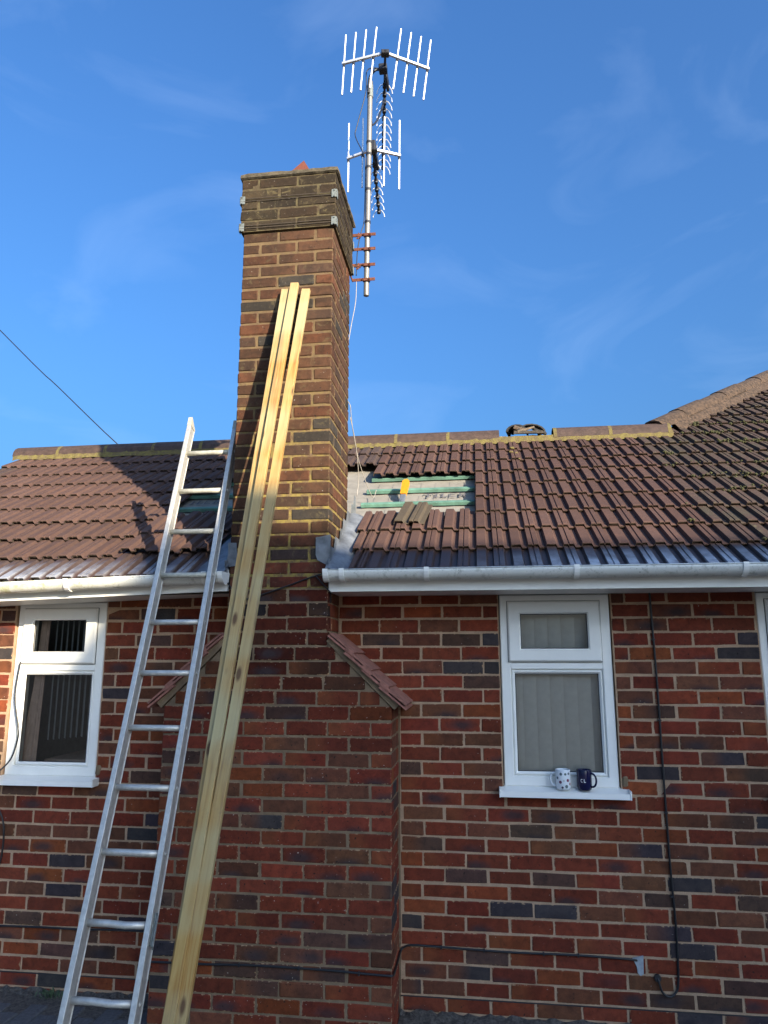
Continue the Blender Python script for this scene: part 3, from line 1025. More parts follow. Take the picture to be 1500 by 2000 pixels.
# ridge: bedding and cap tiles
RYC, RZB = 1.965, 3.505
def ridge_z(x): return 3.505 + (.012 if x < -1 else 0)
bed = MB()
xs = [-4.03 + 5.86 * i / 160 for i in range(161)]
def bedrow(dy, dz, j):
    return [Vector((x, RYC + dy + R.uniform(-j, j), ridge_z(x) + dz + R.uniform(-j, j))) for x in xs]
bed.sheet([bedrow(-.125, -.030, .005), bedrow(-.118, .012, .003), bedrow(-.105, .036, .004), bedrow(0, .062, .006), bedrow(.12, .02, .003)])
bed.build('ridge_bedding', M_bed, roof)
def half_tube(p0, p1, r, n=9, th=.014, up=Vector((0, 0, 1)), flat=1.0):
    p0, p1 = Vector(p0), Vector(p1)
    d = (p1 - p0).normalized()
    side = d.cross(up).normalized(); u = side.cross(d).normalized()
    b = MB()
    out = []
    for rr in (r, r - th):
        for p in (p0, p1):
            for k in range(n):
                a = math.pi * k / (n - 1)
                out.append(p + side * math.cos(a) * rr + u * math.sin(a) * rr * flat)
    f = []
    for k in range(n - 1):
        f.append((k, k + 1, n + k + 1, n + k))
        f.append((2 * n + k, 3 * n + k, 3 * n + k + 1, 2 * n + k + 1))
        f.append((k, 2 * n + k, 2 * n + k + 1, k + 1))
        f.append((n + k, n + k + 1, 3 * n + k + 1, 3 * n + k))
    for k in (0, n - 1):
        f.append((k, n + k, 3 * n + k, 2 * n + k))
    b.add(out, f)
    return b
for a, b in [(-.912, -.470), (-.462, -.022), (-.012, .418), (.888, 1.328), (1.338, 1.80), (-1.36, -.922), (-1.80, -1.37), (-2.22, -1.81), (-2.668, -2.228), (-3.126, -2.678), (-3.588, -3.136), (-4.035, -3.598)]:
    o = half_tube((a, RYC, ridge_z(a) + .012 + R.uniform(-.002, .002)), (b, RYC, ridge_z(b) + .012 + R.uniform(-.002, .002)), .118, 9, .014, flat=.92).build('ridge_tile', M_ridge, roof, smooth=False)
jn = MB()
for x in (-.466, -.017, .883, 1.333, 1.806, -1.805, -2.224, -2.673, -3.131, -3.593):
    m_ = half_tube((x - .014, RYC, ridge_z(x) + .008), (x + .014, RYC, ridge_z(x) + .008), .121, 9, .02, flat=.93)
    jn.add(m_.v, m_.f)
jn.build('ridge_joints', M_bed, roof)
# hip
hip_dir = Vector((1, 1.071, 1.25 * sP)).normalized()
h0 = rpt(1.62, RIDGE_S - .02, 0); h0 = Vector((1.60, ry + -.0, rpt(0, RIDGE_S).z + .015))
nrm_h = Vector((-.30, -.30, .9)).normalized()
hp0 = Vector((1.735, 2.005, 3.592))
L = .44
for k in range(12):
    p = hp0 + hip_dir * (k * L) + Vector((0, 0, .010 * (k % 2)))
    half_tube(p - hip_dir * .06, p + hip_dir * (L - .03), .108, 9, .016, up=Vector((0, 0, 1)), flat=.85).build('hip_tile', M_hip, roof)
hb = MB()
rows_h = []
for off, dz in ((-.150, -.19), (-.155, -.060), (-.118, -.006), (.0, .062), (.13, -.03)):
    side = hip_dir.cross(Vector((0, 0, 1))).normalized()
    rows_h.append([hp0 + hip_dir * (.12 + t * .06) + side * -off * -1 * -1 + Vector((0, 0, dz + R.uniform(-.006, .006))) for t in range(90)])
hb.sheet(rows_h)
hb.build('hip_bedding', M_hip, roof)
# moss
ms = MB()
for _ in range(220):
    k = R.randint(1, 10)
    x = R.uniform(1.3, 3.4)
    s = S0 + k * GA + R.choice([-.012, .0, .02])
    if s > s_top(x) - .1 or x > 1.9 + .4 * s: continue
    if R.random() > (x - 1.2) / 1.6: continue
    for _q in range(R.randint(2, 9)):
        r_ = R.uniform(.004, .012)
        c = rpt(x + R.gauss(0, .04), s + R.uniform(-.015, .015), R.uniform(-.020, .003))
        vs = [c + Vector((r_ * 1.5, 0, 0)), c + Vector((0, r_, 0)), c + Vector((-r_ * 1.5, 0, 0)), c + Vector((0, -r_, 0)), c + Vector((0, -.2 * r_, r_)), c + Vector((0, 0, -r_))]
        ms.add(vs, [(0, 1, 4), (1, 2, 4), (2, 3, 4), (3, 0, 4), (1, 0, 5), (2, 1, 5), (3, 2, 5), (0, 3, 5)])
M_moss = simple('roof_moss', (.055, .055, .018), .95, var=.5, scale=50)
o = ms.build('roof_moss', M_moss, roof); o['kind'] = 'stuff'

# lead flashing round the stack
def lead_sheet(name, f, nu, nv):
    b = MB()
    b.sheet([[f(u / nu, v / nv) for u in range(nu + 1)] for v in range(nv + 1)])
    return b.build(name, M_lead, chim, smooth=True)
def leadR(u, v):
    s = -.02 + v * .86
    x0 = SX1 - .002; x1 = -.40 + .03 * v
    x = x0 + (x1 - x0) * u
    h = -.045 + .045 * math.cos(u * 3.1) * (1 if u < .5 else .4) + .003 * math.sin(v * 11 + u * 9) + .001 * math.sin(v * 31 + u * 14)
    return rpt(x, s, h)
lead_sheet('lead_apron', leadR, 12, 22)
def leadL(u, v):
    s = -.02 + v * .86
    x1 = SX0 + .002; x0 = -1.33 + .06 * v
    x = x0 + (x1 - x0) * u
    return rpt(x, s, -.035 + .03 * u + .005 * math.sin(v * 15 + u * 7))
lead_sheet('lead_apron', leadL, 10, 20)
# upstands against the sides of the stack, and the front wraps
def step(side):
    b = MB()
    X = SX1 + .010 if side > 0 else SX0 - .010
    grid = []
    for j in range(29):
        s = -.02 + .98 * j / 28
        p = rpt(X, s, -.05)
        top = .065 + .010 * math.sin(j * .5)
        zt_ = 2.071 + math.ceil((p.z + top - 2.071) / .0739) * .0739 + .006
        grid.append([Vector((X + .0005 * math.sin(j * .7) * side, p.y, p.z + t * (zt_ - p.z))) for t in (0, .5, 1)])
    b.sheet(grid)
    return b.build('step_flashing', M_lead, chim)
step(1); step(-1)
fw = MB()
y = YF - .007
fw.prism([(-.653, 2.345), (-.571, 2.36), (-.571, 2.205), (-.593, 2.195), (-.642, 2.222), (-.652, 2.25)], y, y + .004, lambda u, v, w: (u, w, v))
fw.build('lead_front_flap', M_lead, chim)
fw = MB()
fw.prism([(-1.145, 2.327), (-1.100, 2.325), (-1.088, 2.20), (-1.145, 2.19)], y, y + .004, lambda u, v, w: (u, w, v))
fw.build('lead_front_flap', M_lead, chim)

# eaves: fascia, soffit, gutters
def eaves(x0, x1, left):
    zb = lambda x: 2.050 + (eave_drop(x) + .018 if left else 0)
    f = MB()
    for (ya, yb, za, zc) in ((-.312, -.294, 0, .118), (-.2938, .003, .0, .010)):
        vs = []
        for x in (x0, x1):
            for (yy, zz) in ((ya, za), (yb, za), (yb, zc), (ya, zc)): vs.append((x, yy, zb(x) + zz))
        f.add(vs, [(0, 1, 2, 3), (7, 6, 5, 4), (0, 4, 5, 1), (1, 5, 6, 2), (2, 6, 7, 3), (3, 7, 4, 0)])
    f.build('fascia', M_upvc, house)
    gx0, gx1 = (x0, x1 - .0) if left else (x0 - .006, x1)
    gb_ = MB()
    n = 13
    r, rt = .054, .0515
    gz = lambda x: zb(x) + (.090 if left else .105)
    gy = -.366
    vs = []
    for rr in (r, rt):
        for x in (gx0, gx1):
            for k in range(n):
                a = math.pi * k / (n - 1)
                vs.append((x, gy - math.cos(a) * rr, gz(x) - math.sin(a) * rr * 1.02))
    fs = []
    for k in range(n - 1):
        fs.append((k, k + 1, n + k + 1, n + k)); fs.append((2 * n + k, 3 * n + k, 3 * n + k + 1, 2 * n + k + 1))
    for k in (0, n - 1): fs.append((k, n + k, 3 * n + k, 2 * n + k))
    gb_.add(vs, fs)
    # rolled front lip
    gb_.tube([(gx0, gy - r + .002, gz(gx0) + .001), (gx1, gy - r + .002, gz(gx1) + .001)], .0045, 6)
    g = gb_.build('gutter', M_gut, house, smooth=True)
    for x in ([-2.03, -3.0, -1.24] if left else [-.49, -.045, .711, 1.515, 2.4, 3.3]):
        b = MB()
        vs = []
        for rr in (r + .0065, r + .001):
            for xx in (x - .013, x + .013):
                for k in range(n + 2):
                    a = math.pi * (k - 1) / (n - 1)
                    a = max(-.12, min(math.pi + .12, a))
                    vs.append((xx, gy - math.cos(a) * rr, gz(x) - math.sin(a) * rr * 1.02))
        m = n + 2
        fs = []
        for k in range(m - 1):
            fs.append((k, k + 1, m + k + 1, m + k)); fs.append((2 * m + k, 3 * m + k, 3 * m + k + 1, 2 * m + k + 1))
            fs.append((k, 2 * m + k, 2 * m + k + 1, k + 1)); fs.append((m + k, m + k + 1, 3 * m + k + 1, 3 * m + k))
        for k in (0, m - 1): fs.append((k, m + k, 3 * m + k, 2 * m + k))
        b.add(vs, fs)
        b.box(x - .012, x + .012, gy + r - .004, -.3125, gz(x) - .03, gz(x) - .012)
        b.build('gutter_bracket', M_upvc, g)
    # stop end next to the stack
    xe = gx1 if left else gx0
    e = MB()
    sg = 1 if left else -1
    pr = [(gy - math.cos(math.pi * k / 12) * .0585, gz(xe) - math.sin(math.pi * k / 12) * .060) for k in range(13)]
    pr = [(gy - .0585, gz(xe) + .006)] + pr + [(gy + .0585, gz(xe) + .006)]
    e.prism(pr, xe - sg * .022, xe + sg * .006, lambda u, v, w: (w, u, v))
    e.build('stop_end', M_upvc, g)
    return g
eaves(SX1 + .004, 5.2, False)
eaves(-4.02, SX0 - .006, True)

# ------------------------------------------------------------------ windows
def window(x0, x1, z0, z1, zt, sill, label, kind):
    """frame flush near the wall face; zt: underside of top sash"""
    fr = MB()
    fw = .052
    yf, yb = .014, .075
    def ring(mb_, o, i_, ya, yb_, c):
        (a0, a1, c0, c1), (b0, b1, d0, d1) = o, i_
        loops = []
        for t_, yy in ((0, yb_), (0, ya + c), (c, ya)):
            loops.append([(a0 + t_, yy, c0 + t_), (a1 - t_, yy, c0 + t_), (a1 - t_, yy, c1 - t_), (a0 + t_, yy, c1 - t_)])
        for t_, yy in ((c, ya), (0, ya + c), (0, yb_)):
            loops.append([(b0 - t_, yy, d0 - t_), (b1 + t_, yy, d0 - t_), (b1 + t_, yy, d1 + t_), (b0 - t_, yy, d1 + t_)])
        vs = [p for l_ in loops for p in l_]
        fs = [(q * 4 + k, q * 4 + (k + 1) % 4, (q + 1) * 4 + (k + 1) % 4, (q + 1) * 4 + k) for q in range(5) for k in range(4)]
        mb_.add(vs, fs)
    gx0, gx1, gz0, gz1 = x0 + fw, x1 - fw, z0 + .052, zt - .042
    bw = .022
    ring(fr, (x0, x1, z0, z1), (gx0, gx1, gz0, z1 - .050), yf, yb, .004)
    fr.cbox(gx0 - .002, gx1 + .002, yf + .001, yb, zt - .042, zt - .003, .004)
    ring(fr, (gx0 - .001, gx1 + .001, gz0 - .001, gz1 + .001), (gx0 + bw, gx1 - bw, gz0 + bw, gz1 - bw), yf + .006, yb - .01, .010)
    w = fr.build('window', M_upvc, house)
    w['label'] = label
    # gasket line
    ga = MB()
    for (a, b, c, d) in ((gx0 + bw, gx0 + bw + .004, gz0 + bw, gz1 - bw), (gx1 - bw - .004, gx1 - bw, gz0 + bw, gz1 - bw), (gx0 + bw, gx1 - bw, gz0 + bw, gz0 + bw + .004), (gx0 + bw, gx1 - bw, gz1 - bw - .004, gz1 - bw)):
        ga.box(a, b, .030, .034, c, d)
    # opening sash
    sx0, sx1, sz0, sz1 = x0 + .042, x1 - .052, zt, z1 - .036
    sh_ = MB()
    sw = .070
    ya, yc = -.006, .05
    ring(sh_, (sx0, sx1, sz0, sz1), (sx0 + sw, sx1 - sw, sz0 + sw, sz1 - sw), ya, yc, .008)
    s = sh_.build('top_sash', M_upvc, w)
    for (a, b, c, d) in ((sx0 + sw, sx0 + sw + .004, sz0 + sw, sz1 - sw), (sx1 - sw - .004, sx1 - sw, sz0 + sw, sz1 - sw), (sx0 + sw, sx1 - sw, sz0 + sw, sz0 + sw + .004), (sx0 + sw, sx1 - sw, sz1 - sw - .004, sz1 - sw)):
        ga.box(a, b, .010, .014, c, d)
    # black strips painted in as the shade of the gap round the sash
    for (a, b, c, d) in ((sx0 - .003, sx0 + .01, sz0 - .003, sz1 + .003), (sx1 - .01, sx1 + .003, sz0 - .003, sz1 + .003), (sx0 + .01, sx1 - .01, sz0 - .003, sz0 + .01), (sx0 + .01, sx1 - .01, sz1 - .01, sz1 + .003)):
        ga.box(a, b, .0125, .0138, c, d)
    ga.build('gasket_and_gap_shade', M_seal, w)
    for (a, b, c, d, yy) in ((gx0 + .01, gx1 - .01, gz0 + .01, gz1 - .01, .040), (sx0 + .05, sx1 - .05, sz0 + .05, sz1 - .05, .022)):
        p = MB(); p.add([(a, yy, c), (b, yy, c), (b, yy, d), (a, yy, d)], [(0, 1, 2, 3)])
        p.build('pane', M_glass, w)
    # sill
    sl = MB()
    a, b = sill
    sl.prism([(.0, .0), (-.078, -.016), (-.080, -.044), (-.074, -.046), (-.072, -.022), (.0, -.012), (.07, -.012), (.07, 0)], a, b, lambda u, v, ww: (ww, u + .012, z0 + v))
    sl.cbox(a - .003, a + .004, -.071, .01, z0 - .046, z0 - .002, .001); sl.cbox(b - .004, b + .003, -.071, .01, z0 - .046, z0 - .002, .001)
    sl.build('sill', M_upvc, w)
    # room behind
    rm = MB()
    rx0, rx1, ry1, rz0, rz1 = x0 - .25, x1 + .25, 2.0, z0 - .6, z1 + .25
    rm.add([(rx0, .121, rz0), (rx1, .121, rz0), (rx1, ry1, rz0), (rx0, ry1, rz0), (rx0, .121, rz1), (rx1, .121, rz1), (rx1, ry1, rz1), (rx0, ry1, rz1)],
           [(0, 1, 2, 3), (7, 6, 5, 4), (2, 6, 7, 3), (1, 5, 6, 2), (3, 7, 4, 0)])
    rm.add([(rx0, .1205, rz0), (rx1, .1205, rz0), (rx1, .1205, z0), (rx0, .1205, z0)], [(0, 1, 2, 3)])
    rm.add([(rx0, .1205, z1), (rx1, .1205, z1), (rx1, .1205, rz1), (rx0, .1205, rz1)], [(0, 1, 2, 3)])
    rm.add([(rx0, .1205, z0), (x0, .1205, z0), (x0, .1205, z1), (rx0, .1205, z1)], [(0, 1, 2, 3)])
    rm.add([(x1, .1205, z0), (rx1, .1205, z0), (rx1, .1205, z1), (x1, .1205, z1)], [(0, 1, 2, 3)])
    rm.build('room', M_room, w)
    if kind == 'blind':
        x = x0 + .035
        i = 0
        while x < x1 - .02:
            b_ = MB()
            tw = .086
            ang = .32
            dx, dy = tw * math.cos(ang), tw * math.sin(ang)
            pts = [(x, .088 + dy), (x + dx * .5, .088 + dy * .5 - .004), (x + dx, .088)]
            b_.sheet([[(px, py, zz) for px, py in pts] for zz in (z0 + .05, z1 - .03)])
            b_.build('blind_slat', M_blind, w, smooth=True)
            x += .074; i += 1
    else:
        x = x0 + .16
        while x < x1 + .02:
            b_ = MB()
            ang = .9
            tw = .07
            dx, dy = tw * math.cos(ang), tw * math.sin(ang)
            b_.sheet([[(x, .11 + dy, zz), (x + dx, .11, zz)] for zz in (z0 + .17 + .10 * (x - x0), z1 - .02)])
            b_.build('blind_slat', M_blind_d, w)
            x += .036
        c_ = MB()
        g_ = []
        for zz, wd in ((z0 + .02, .115), (z0 + .30, .095), (z0 + .5, .075), (z1 - .02, .06)):
            g_.append([(x0 + .165 - .4 * wd - wd * .6 + wd * k / 16 - .02 * (z1 - zz), .10 + .012 * math.sin(k * 1.9), zz) for k in range(17)])
        c_.sheet(g_)
        c_.build('curtain', M_curt, w, smooth=True)
        t_ = MB()
        t_.cbox(x0 + .10, x1 + .2, .25, .8, z0 + .02, z0 + .06, .004)
        t_.build('window_board', M_curt, w)
    return w
window(.331, .927, 1.031, 2.048, 1.682, (.303, .969), 'white window with pale vertical blinds behind the two mugs', 'blind')
window(-2.575, -2.006, 1.029, 2.032, 1.668, (-2.66, -1.975), 'white window with dark striped blinds and a peach curtain', 'dark')
window(1.694, 2.284, 1.031, 2.048, 1.682, (1.668, 2.32), 'white window cut off by the right edge', 'blind')
# stub of mortar filling the notches at the sill ends
for (a, b) in ((.934, .975), (-2.0, -1.962)):
    m = MB(); m.cbox(a, b, -.006, .02, 1.034, 1.10, .012, None, .003, R)
    m.build('sill_end_stub', M_mortar_b, house)
# grey repair patch low on the right-hand wall
m = MB()
m.prism([(.936, .226), (.99, .240), (.986, .156), (.972, .148), (.958, .160), (.955, .19)], -.006, .002, lambda u, v, w: (u, w, v))
m.build('grey_sealant_patch', simple('grey_sealant', (.30, .33, .35), .5, var=.2, scale=50), house)

# ------------------------------------------------------------------ paving and the rough fillet at the foot of the wall
pav = MB()
pav.box(-5, -1.48, -1.6, -.002, -.0995, -.092)
pv = pav.build('pavement', M_render, kind='structure')
Pb = []
for _ in range(5):
    b = MB(); b.cbox(0, .098, 0, .198, 0, .03, .006, None, .0015, R); Pb.append(b.mesh('paving_block', M_pave))
for i in range(-1, 15):
    for j in range(7):
        x = -3.0 + i * .104; yy = -.16 - (j + 1) * .204 - (.102 if i % 2 else 0)
        o = bpy.data.objects.new('paving_block', R.choice(Pb))
        link(o, pv)
        o.location = (x, yy, -.112 + R.uniform(-.002, .003)); o.rotation_euler = (R.uniform(-.01, .01), R.uniform(-.01, .01), R.uniform(-.01, .01))
fl = MB()
def fil(xa, xb, wd, zt, nn):
    g = []
    for t in range(6):
        u = t / 5
        row = []
        for k in range(nn + 1):
            x = xa + (xb - xa) * k / nn
            row.append((x, (-.003 - wd * u), zt - (zt + .1) * u ** .8 + R.uniform(-.010, .010)))
        g.append(row)
    fl.sheet(g)
fil(-.236, 3.0, .14, -.072, 120)
fil(-4.0, -1.47, .10, -.080, 90)
g = []
for t in range(5):
    u = t / 4
    g.append([(BX0 + (BX1 - BX0) * k / 50, YF - .003 - .08 * u, -.082 - .02 * u + R.uniform(-.006, .006)) for k in range(51)])
fl.sheet(g)
fl.build('mortar_fillet', M_render, house)
# weeds at the wall foot
wd = MB()
for _ in range(70):
    cx, cy = R.gauss(-2.12, .035), R.uniform(-.10, -.03)
    a = R.uniform(0, 6.28); h = R.uniform(.012, .04); l = R.uniform(.006, .02)
    p = Vector((cx, cy, -.09)); d = Vector((math.cos(a), math.sin(a), 0))
    wd.add([p + d * .002 + Vector((0, 0, 0)), p + d * l + Vector((-d.y, d.x, 0)) * .004 + Vector((0, 0, h * .7)), p + d * l * 1.8 + Vector((0, 0, h)), p + d * l + Vector((d.y, -d.x, 0)) * .004 + Vector((0, 0, h * .7))], [(0, 1, 2, 3)])
wd.build('weeds', simple('weed_leaf', (.06, .10, .045), .7), label='small green weeds at the foot of the wall behind the ladder', cat='weed', kind='stuff')

# ------------------------------------------------------------------ ladder
P0 = Vector((-1.476, -.164, 2.892)); st = Vector((.005, -.0955, -.2525)); wv = Vector((.265, .0, .0))
lad_base = P0 + st * 11.75 + wv * .5
lad = thing('ladder', lad_base, 'aluminium ladder leaning on the gutter left of the chimney', 'ladder')
inv = Matrix.Translation(-lad_base)
ld = -st.normalized()                       # up the ladder
side = Vector((1, 0, 0)); side = (side - ld * side.dot(ld)).normalized()
nor = side.cross(ld).normalized()           # away from the climber is +Y
if nor.y < 0: nor = -nor
def lad_frame(p):
    return Matrix(((side.x, nor.x, ld.x, p.x), (side.y, nor.y, ld.y, p.y), (side.z, nor.z, ld.z, p.z), (0, 0, 0, 1)))
LEN = (st * 11.75).length
for sg, base, top in ((-1, P0 - side * .012, .22), (1, P0 + wv + side * .012, .18)):
    b = MB()
    f = inv @ lad_frame(base)
    # box-section stile: web with two lips
    b.cbox(-.010, .010, -.033, .033, -LEN, top - .03, .0025, f)
    b.cbox(-.0125, .0125, -.0345, -.026, -LEN, top - .03, .002, f)
    b.cbox(-.0125, .0125, .026, .0345, -LEN, top - .03, .002, f)
    # sloped plastic end cap
    b.mi = 1
    b.prism([(-.0345, top - .03), (.0345, top - .03), (.0345, top - .02), (-.0345, top + .03)], -.0125, .0125, lambda u, v, w: f @ Vector((w, u, v)))
    b.mi = 0
    b.prism([(-.036, -LEN), (.036, -LEN), (.036, -LEN - .03), (-.036, -LEN - .03)], -.016, .016, lambda u, v, w: f @ Vector((w, u, v)))
    s = b.build('stile', [M_alu, M_alu2], lad)
    for k in range(11):
        rv = MB()
        c = P0 + st * k + (wv + side * .0225 if sg > 0 else -side * .0225)
        fm = inv @ lad_frame(c)
        rv.tube([fm @ Vector((0, 0, 0)), fm @ Vector((sg * .003, 0, 0))], .011, 8)
        rv.tube([fm @ Vector((sg * .003, 0, 0)), fm @ Vector((sg * .006, 0, 0))], .006, 8)
        rv.build('rung_rivet', M_alu, s)
for k in range(12):
    b = MB()
    a = inv @ (P0 + st * k - side * .004); c = inv @ (P0 + wv + st * k + side * .004)
    sag = (st.normalized() * .004) if k in (9, 10) else Vector((0, 0, 0))
    b.tube([a, a.lerp(c, .35), a.lerp(c, .62) + sag, c], .0145, 10)
    b.build('rung', M_alu2 if k < 4 else M_alu, lad, smooth=True)
# latch on the right stile
b = MB()
f = inv @ lad_frame(P0 + st * 9.05 + wv + side * .024)
b.cbox(.0, .006, -.012, .012, -.06, .06, .002, f); b.tube([f @ Vector((.008, 0, .05)), f @ Vector((.014, -.012, 0)), f @ Vector((.012, -.012, -.06)), f @ Vector((.008, 0.008, -.07))], .004, 6)
b.build('latch', M_galv, lad)

# ------------------------------------------------------------------ timber battens leaning on the chimney
def batten(label, top, bot, w, t, group='timber battens leaning on the chimney'):
    top, bot = Vector(top), Vector(bot)
    d = (top - bot); L = d.length; d.normalize()
    sx = Vector((1, 0, 0)); sx = (sx - d * sx.dot(d)).normalized(); ny = d.cross(sx)
    b = MB()
    n = 14
    ph = R.uniform(0, 6)
    for i in range(n):
        a, c = L * i / n, L * (i + 1) / n
        b.box(-w / 2, w / 2, -t / 2, t / 2, a, c)
    # keep only outer skin: rebuild as a bowed prism instead
    b = MB()
    rows = []
    for i in range(n + 1):
        s_ = L * i / n
        bow = .006 * math.sin(math.pi * i / n + ph) * math.sin(math.pi * i / n)
        c = .002
        rows.append([Vector((x + bow, y, s_)) for x, y in ((-w/2 + c, -t/2), (w/2 - c, -t/2), (w/2, -t/2 + c), (w/2, t/2 - c), (w/2 - c, t/2), (-w/2 + c, t/2), (-w/2, t/2 - c), (-w/2, -t/2 + c))])
    vs = [p for r_ in rows for p in r_]
    fs = [(i * 8 + k, i * 8 + (k + 1) % 8, (i + 1) * 8 + (k + 1) % 8, (i + 1) * 8 + k) for i in range(n) for k in range(8)]
    fs += [tuple(range(8))[::-1], tuple(n * 8 + k for k in range(8))]
    b.add(vs, fs)
    o = b.build('timber_batten', M_wood)
    o.matrix_world = Matrix(((sx.x, -ny.x, d.x, bot.x), (sx.y, -ny.y, d.y, bot.y), (sx.z, -ny.z, d.z, bot.z), (0, 0, 0, 1)))
    return tag(o, label, 'timber', group)
batten('yellowish timber batten in front, reaching highest up the chimney', (-.801, -.338, 3.845), (-1.008, -1.309, -.10), .048, .025)
batten('rightmost timber batten, its top standing apart from the others', (-.733, -.336, 3.803), (-.969, -1.300, -.10), .049, .025)
batten('greenish timber batten tucked behind the left edge of the front batten', (-.858, -.329, 3.815), (-1.018, -1.262, -.10), .046, .022)

# ------------------------------------------------------------------ aerial mast and aerials
MX, MY = -.478, .372
mast_o = Vector((MX - .012, MY, 4.12))
mast = thing('aerial_mast', mast_o, 'grey metal aerial mast bracketed to the back of the chimney head', 'mast')
inv = Matrix.Translation(-mast_o)
m_top = Vector((MX + .008, MY, 5.80)); m_bot = Vector((MX - .014, MY, 4.12))
def mpt(z_): 
    t = (z_ - m_bot.z) / (m_top.z - m_bot.z); return m_bot.lerp(m_top, t)
b = MB(); b.tube([inv @ m_bot, inv @ m_top], .0185, 14, cap=False); b.tube([inv @ m_bot, inv @ (m_bot + Vector((0, 0, .002)))], .0165, 12)
b.mi = 1; b.tube([inv @ (m_bot + Vector((0, 0, .0022))), inv @ (m_bot + Vector((0, 0, .006)))], .0166, 12); b.mi = 0
b.build('pole', [M_pole, M_blackpl], mast, smooth=True)
for z_, k in ((4.565, 0), (4.457, 1), (4.338, 2), (4.228, 3)):
    p = mpt(z_)
    b = MB()
    x0 = SX1 + OV - .02
    b.cbox(x0, p.x + .062, MY - .026, MY - .021, z_ - .011, z_ + .011, .001, inv)
    # return leg bolted to the back of the head
    b.cbox(x0 - .10, x0 + .004, SYB + OV - .001, SYB + OV + .004, z_ - .011, z_ + .011, .001, inv)
    b.cbox(x0 - .001, x0 + .004, min(SYB + OV, MY - .026), max(SYB + OV, MY - .021) + .004, z_ - .011, z_ + .011, .001, inv)
    br = b.build('bracket', M_rust, mast)
    u = MB()
    q = [p + Vector((math.cos(a) * .0225, math.sin(a) * .0225, 0)) for a in [math.pi * j / 8 for j in range(9)]]
    q = [p + Vector((.0225, -.034, 0))] + q + [p + Vector((-.0225, -.034, 0))]
    u.tube([inv @ v for v in q], .0035, 6)
    for sx in (-1, 1):
        u.tube([inv @ (p + Vector((sx * .0225, -.026, 0))), inv @ (p + Vector((sx * .0225, -.034, 0)))], .0075, 6)
    # clamp saddle
    u.cbox(p.x - .017, p.x + .017, MY - .029, MY - .026, z_ - .010, z_ + .010, .001, inv)
    u.build('u_bolt', M_rust, br)
for z_ in (4.51, 4.285):          # lashing-wire eyes between the brackets
    b = MB()
    p = Vector((SX1 + OV + .012, SYB + OV, z_))
    b.tube([inv @ (p + Vector((-.03, .01, 0))), inv @ (p + Vector((.03, .015, 0)))], .007, 6)
    b.tube([inv @ (p + Vector((.02, .015, -.022))), inv @ (p + Vector((.025, .015, .024)))], .005, 6)
    b.tube([inv @ (p + Vector((.008, .015, -.018))), inv @ (p + Vector((.04, .015, -.006)))], .004, 6)
    b.build('eye_bolt', M_rust, mast)
for z_ in (5.300, 5.205, 5.10, 4.925, 4.672):
    p = mpt(z_); b = MB()
    b.tube([inv @ (p + Vector((0, 0, -.009))), inv @ (p + Vector((0, 0, .009)))], .0212, 14)
    b.build('tape_band', M_blackpl, mast, smooth=False)
b = MB()
p = mpt(5.72)
b.tube([inv @ (p + Vector((0, 0, -.05))), inv @ (p + Vector((0, 0, .05)))], .0225, 14)
b.build('sleeve', M_galv, mast)

def rod_tube(b, a, c, r, inv): b.tube([inv @ Vector(a), inv @ Vector(c)], r, 7)

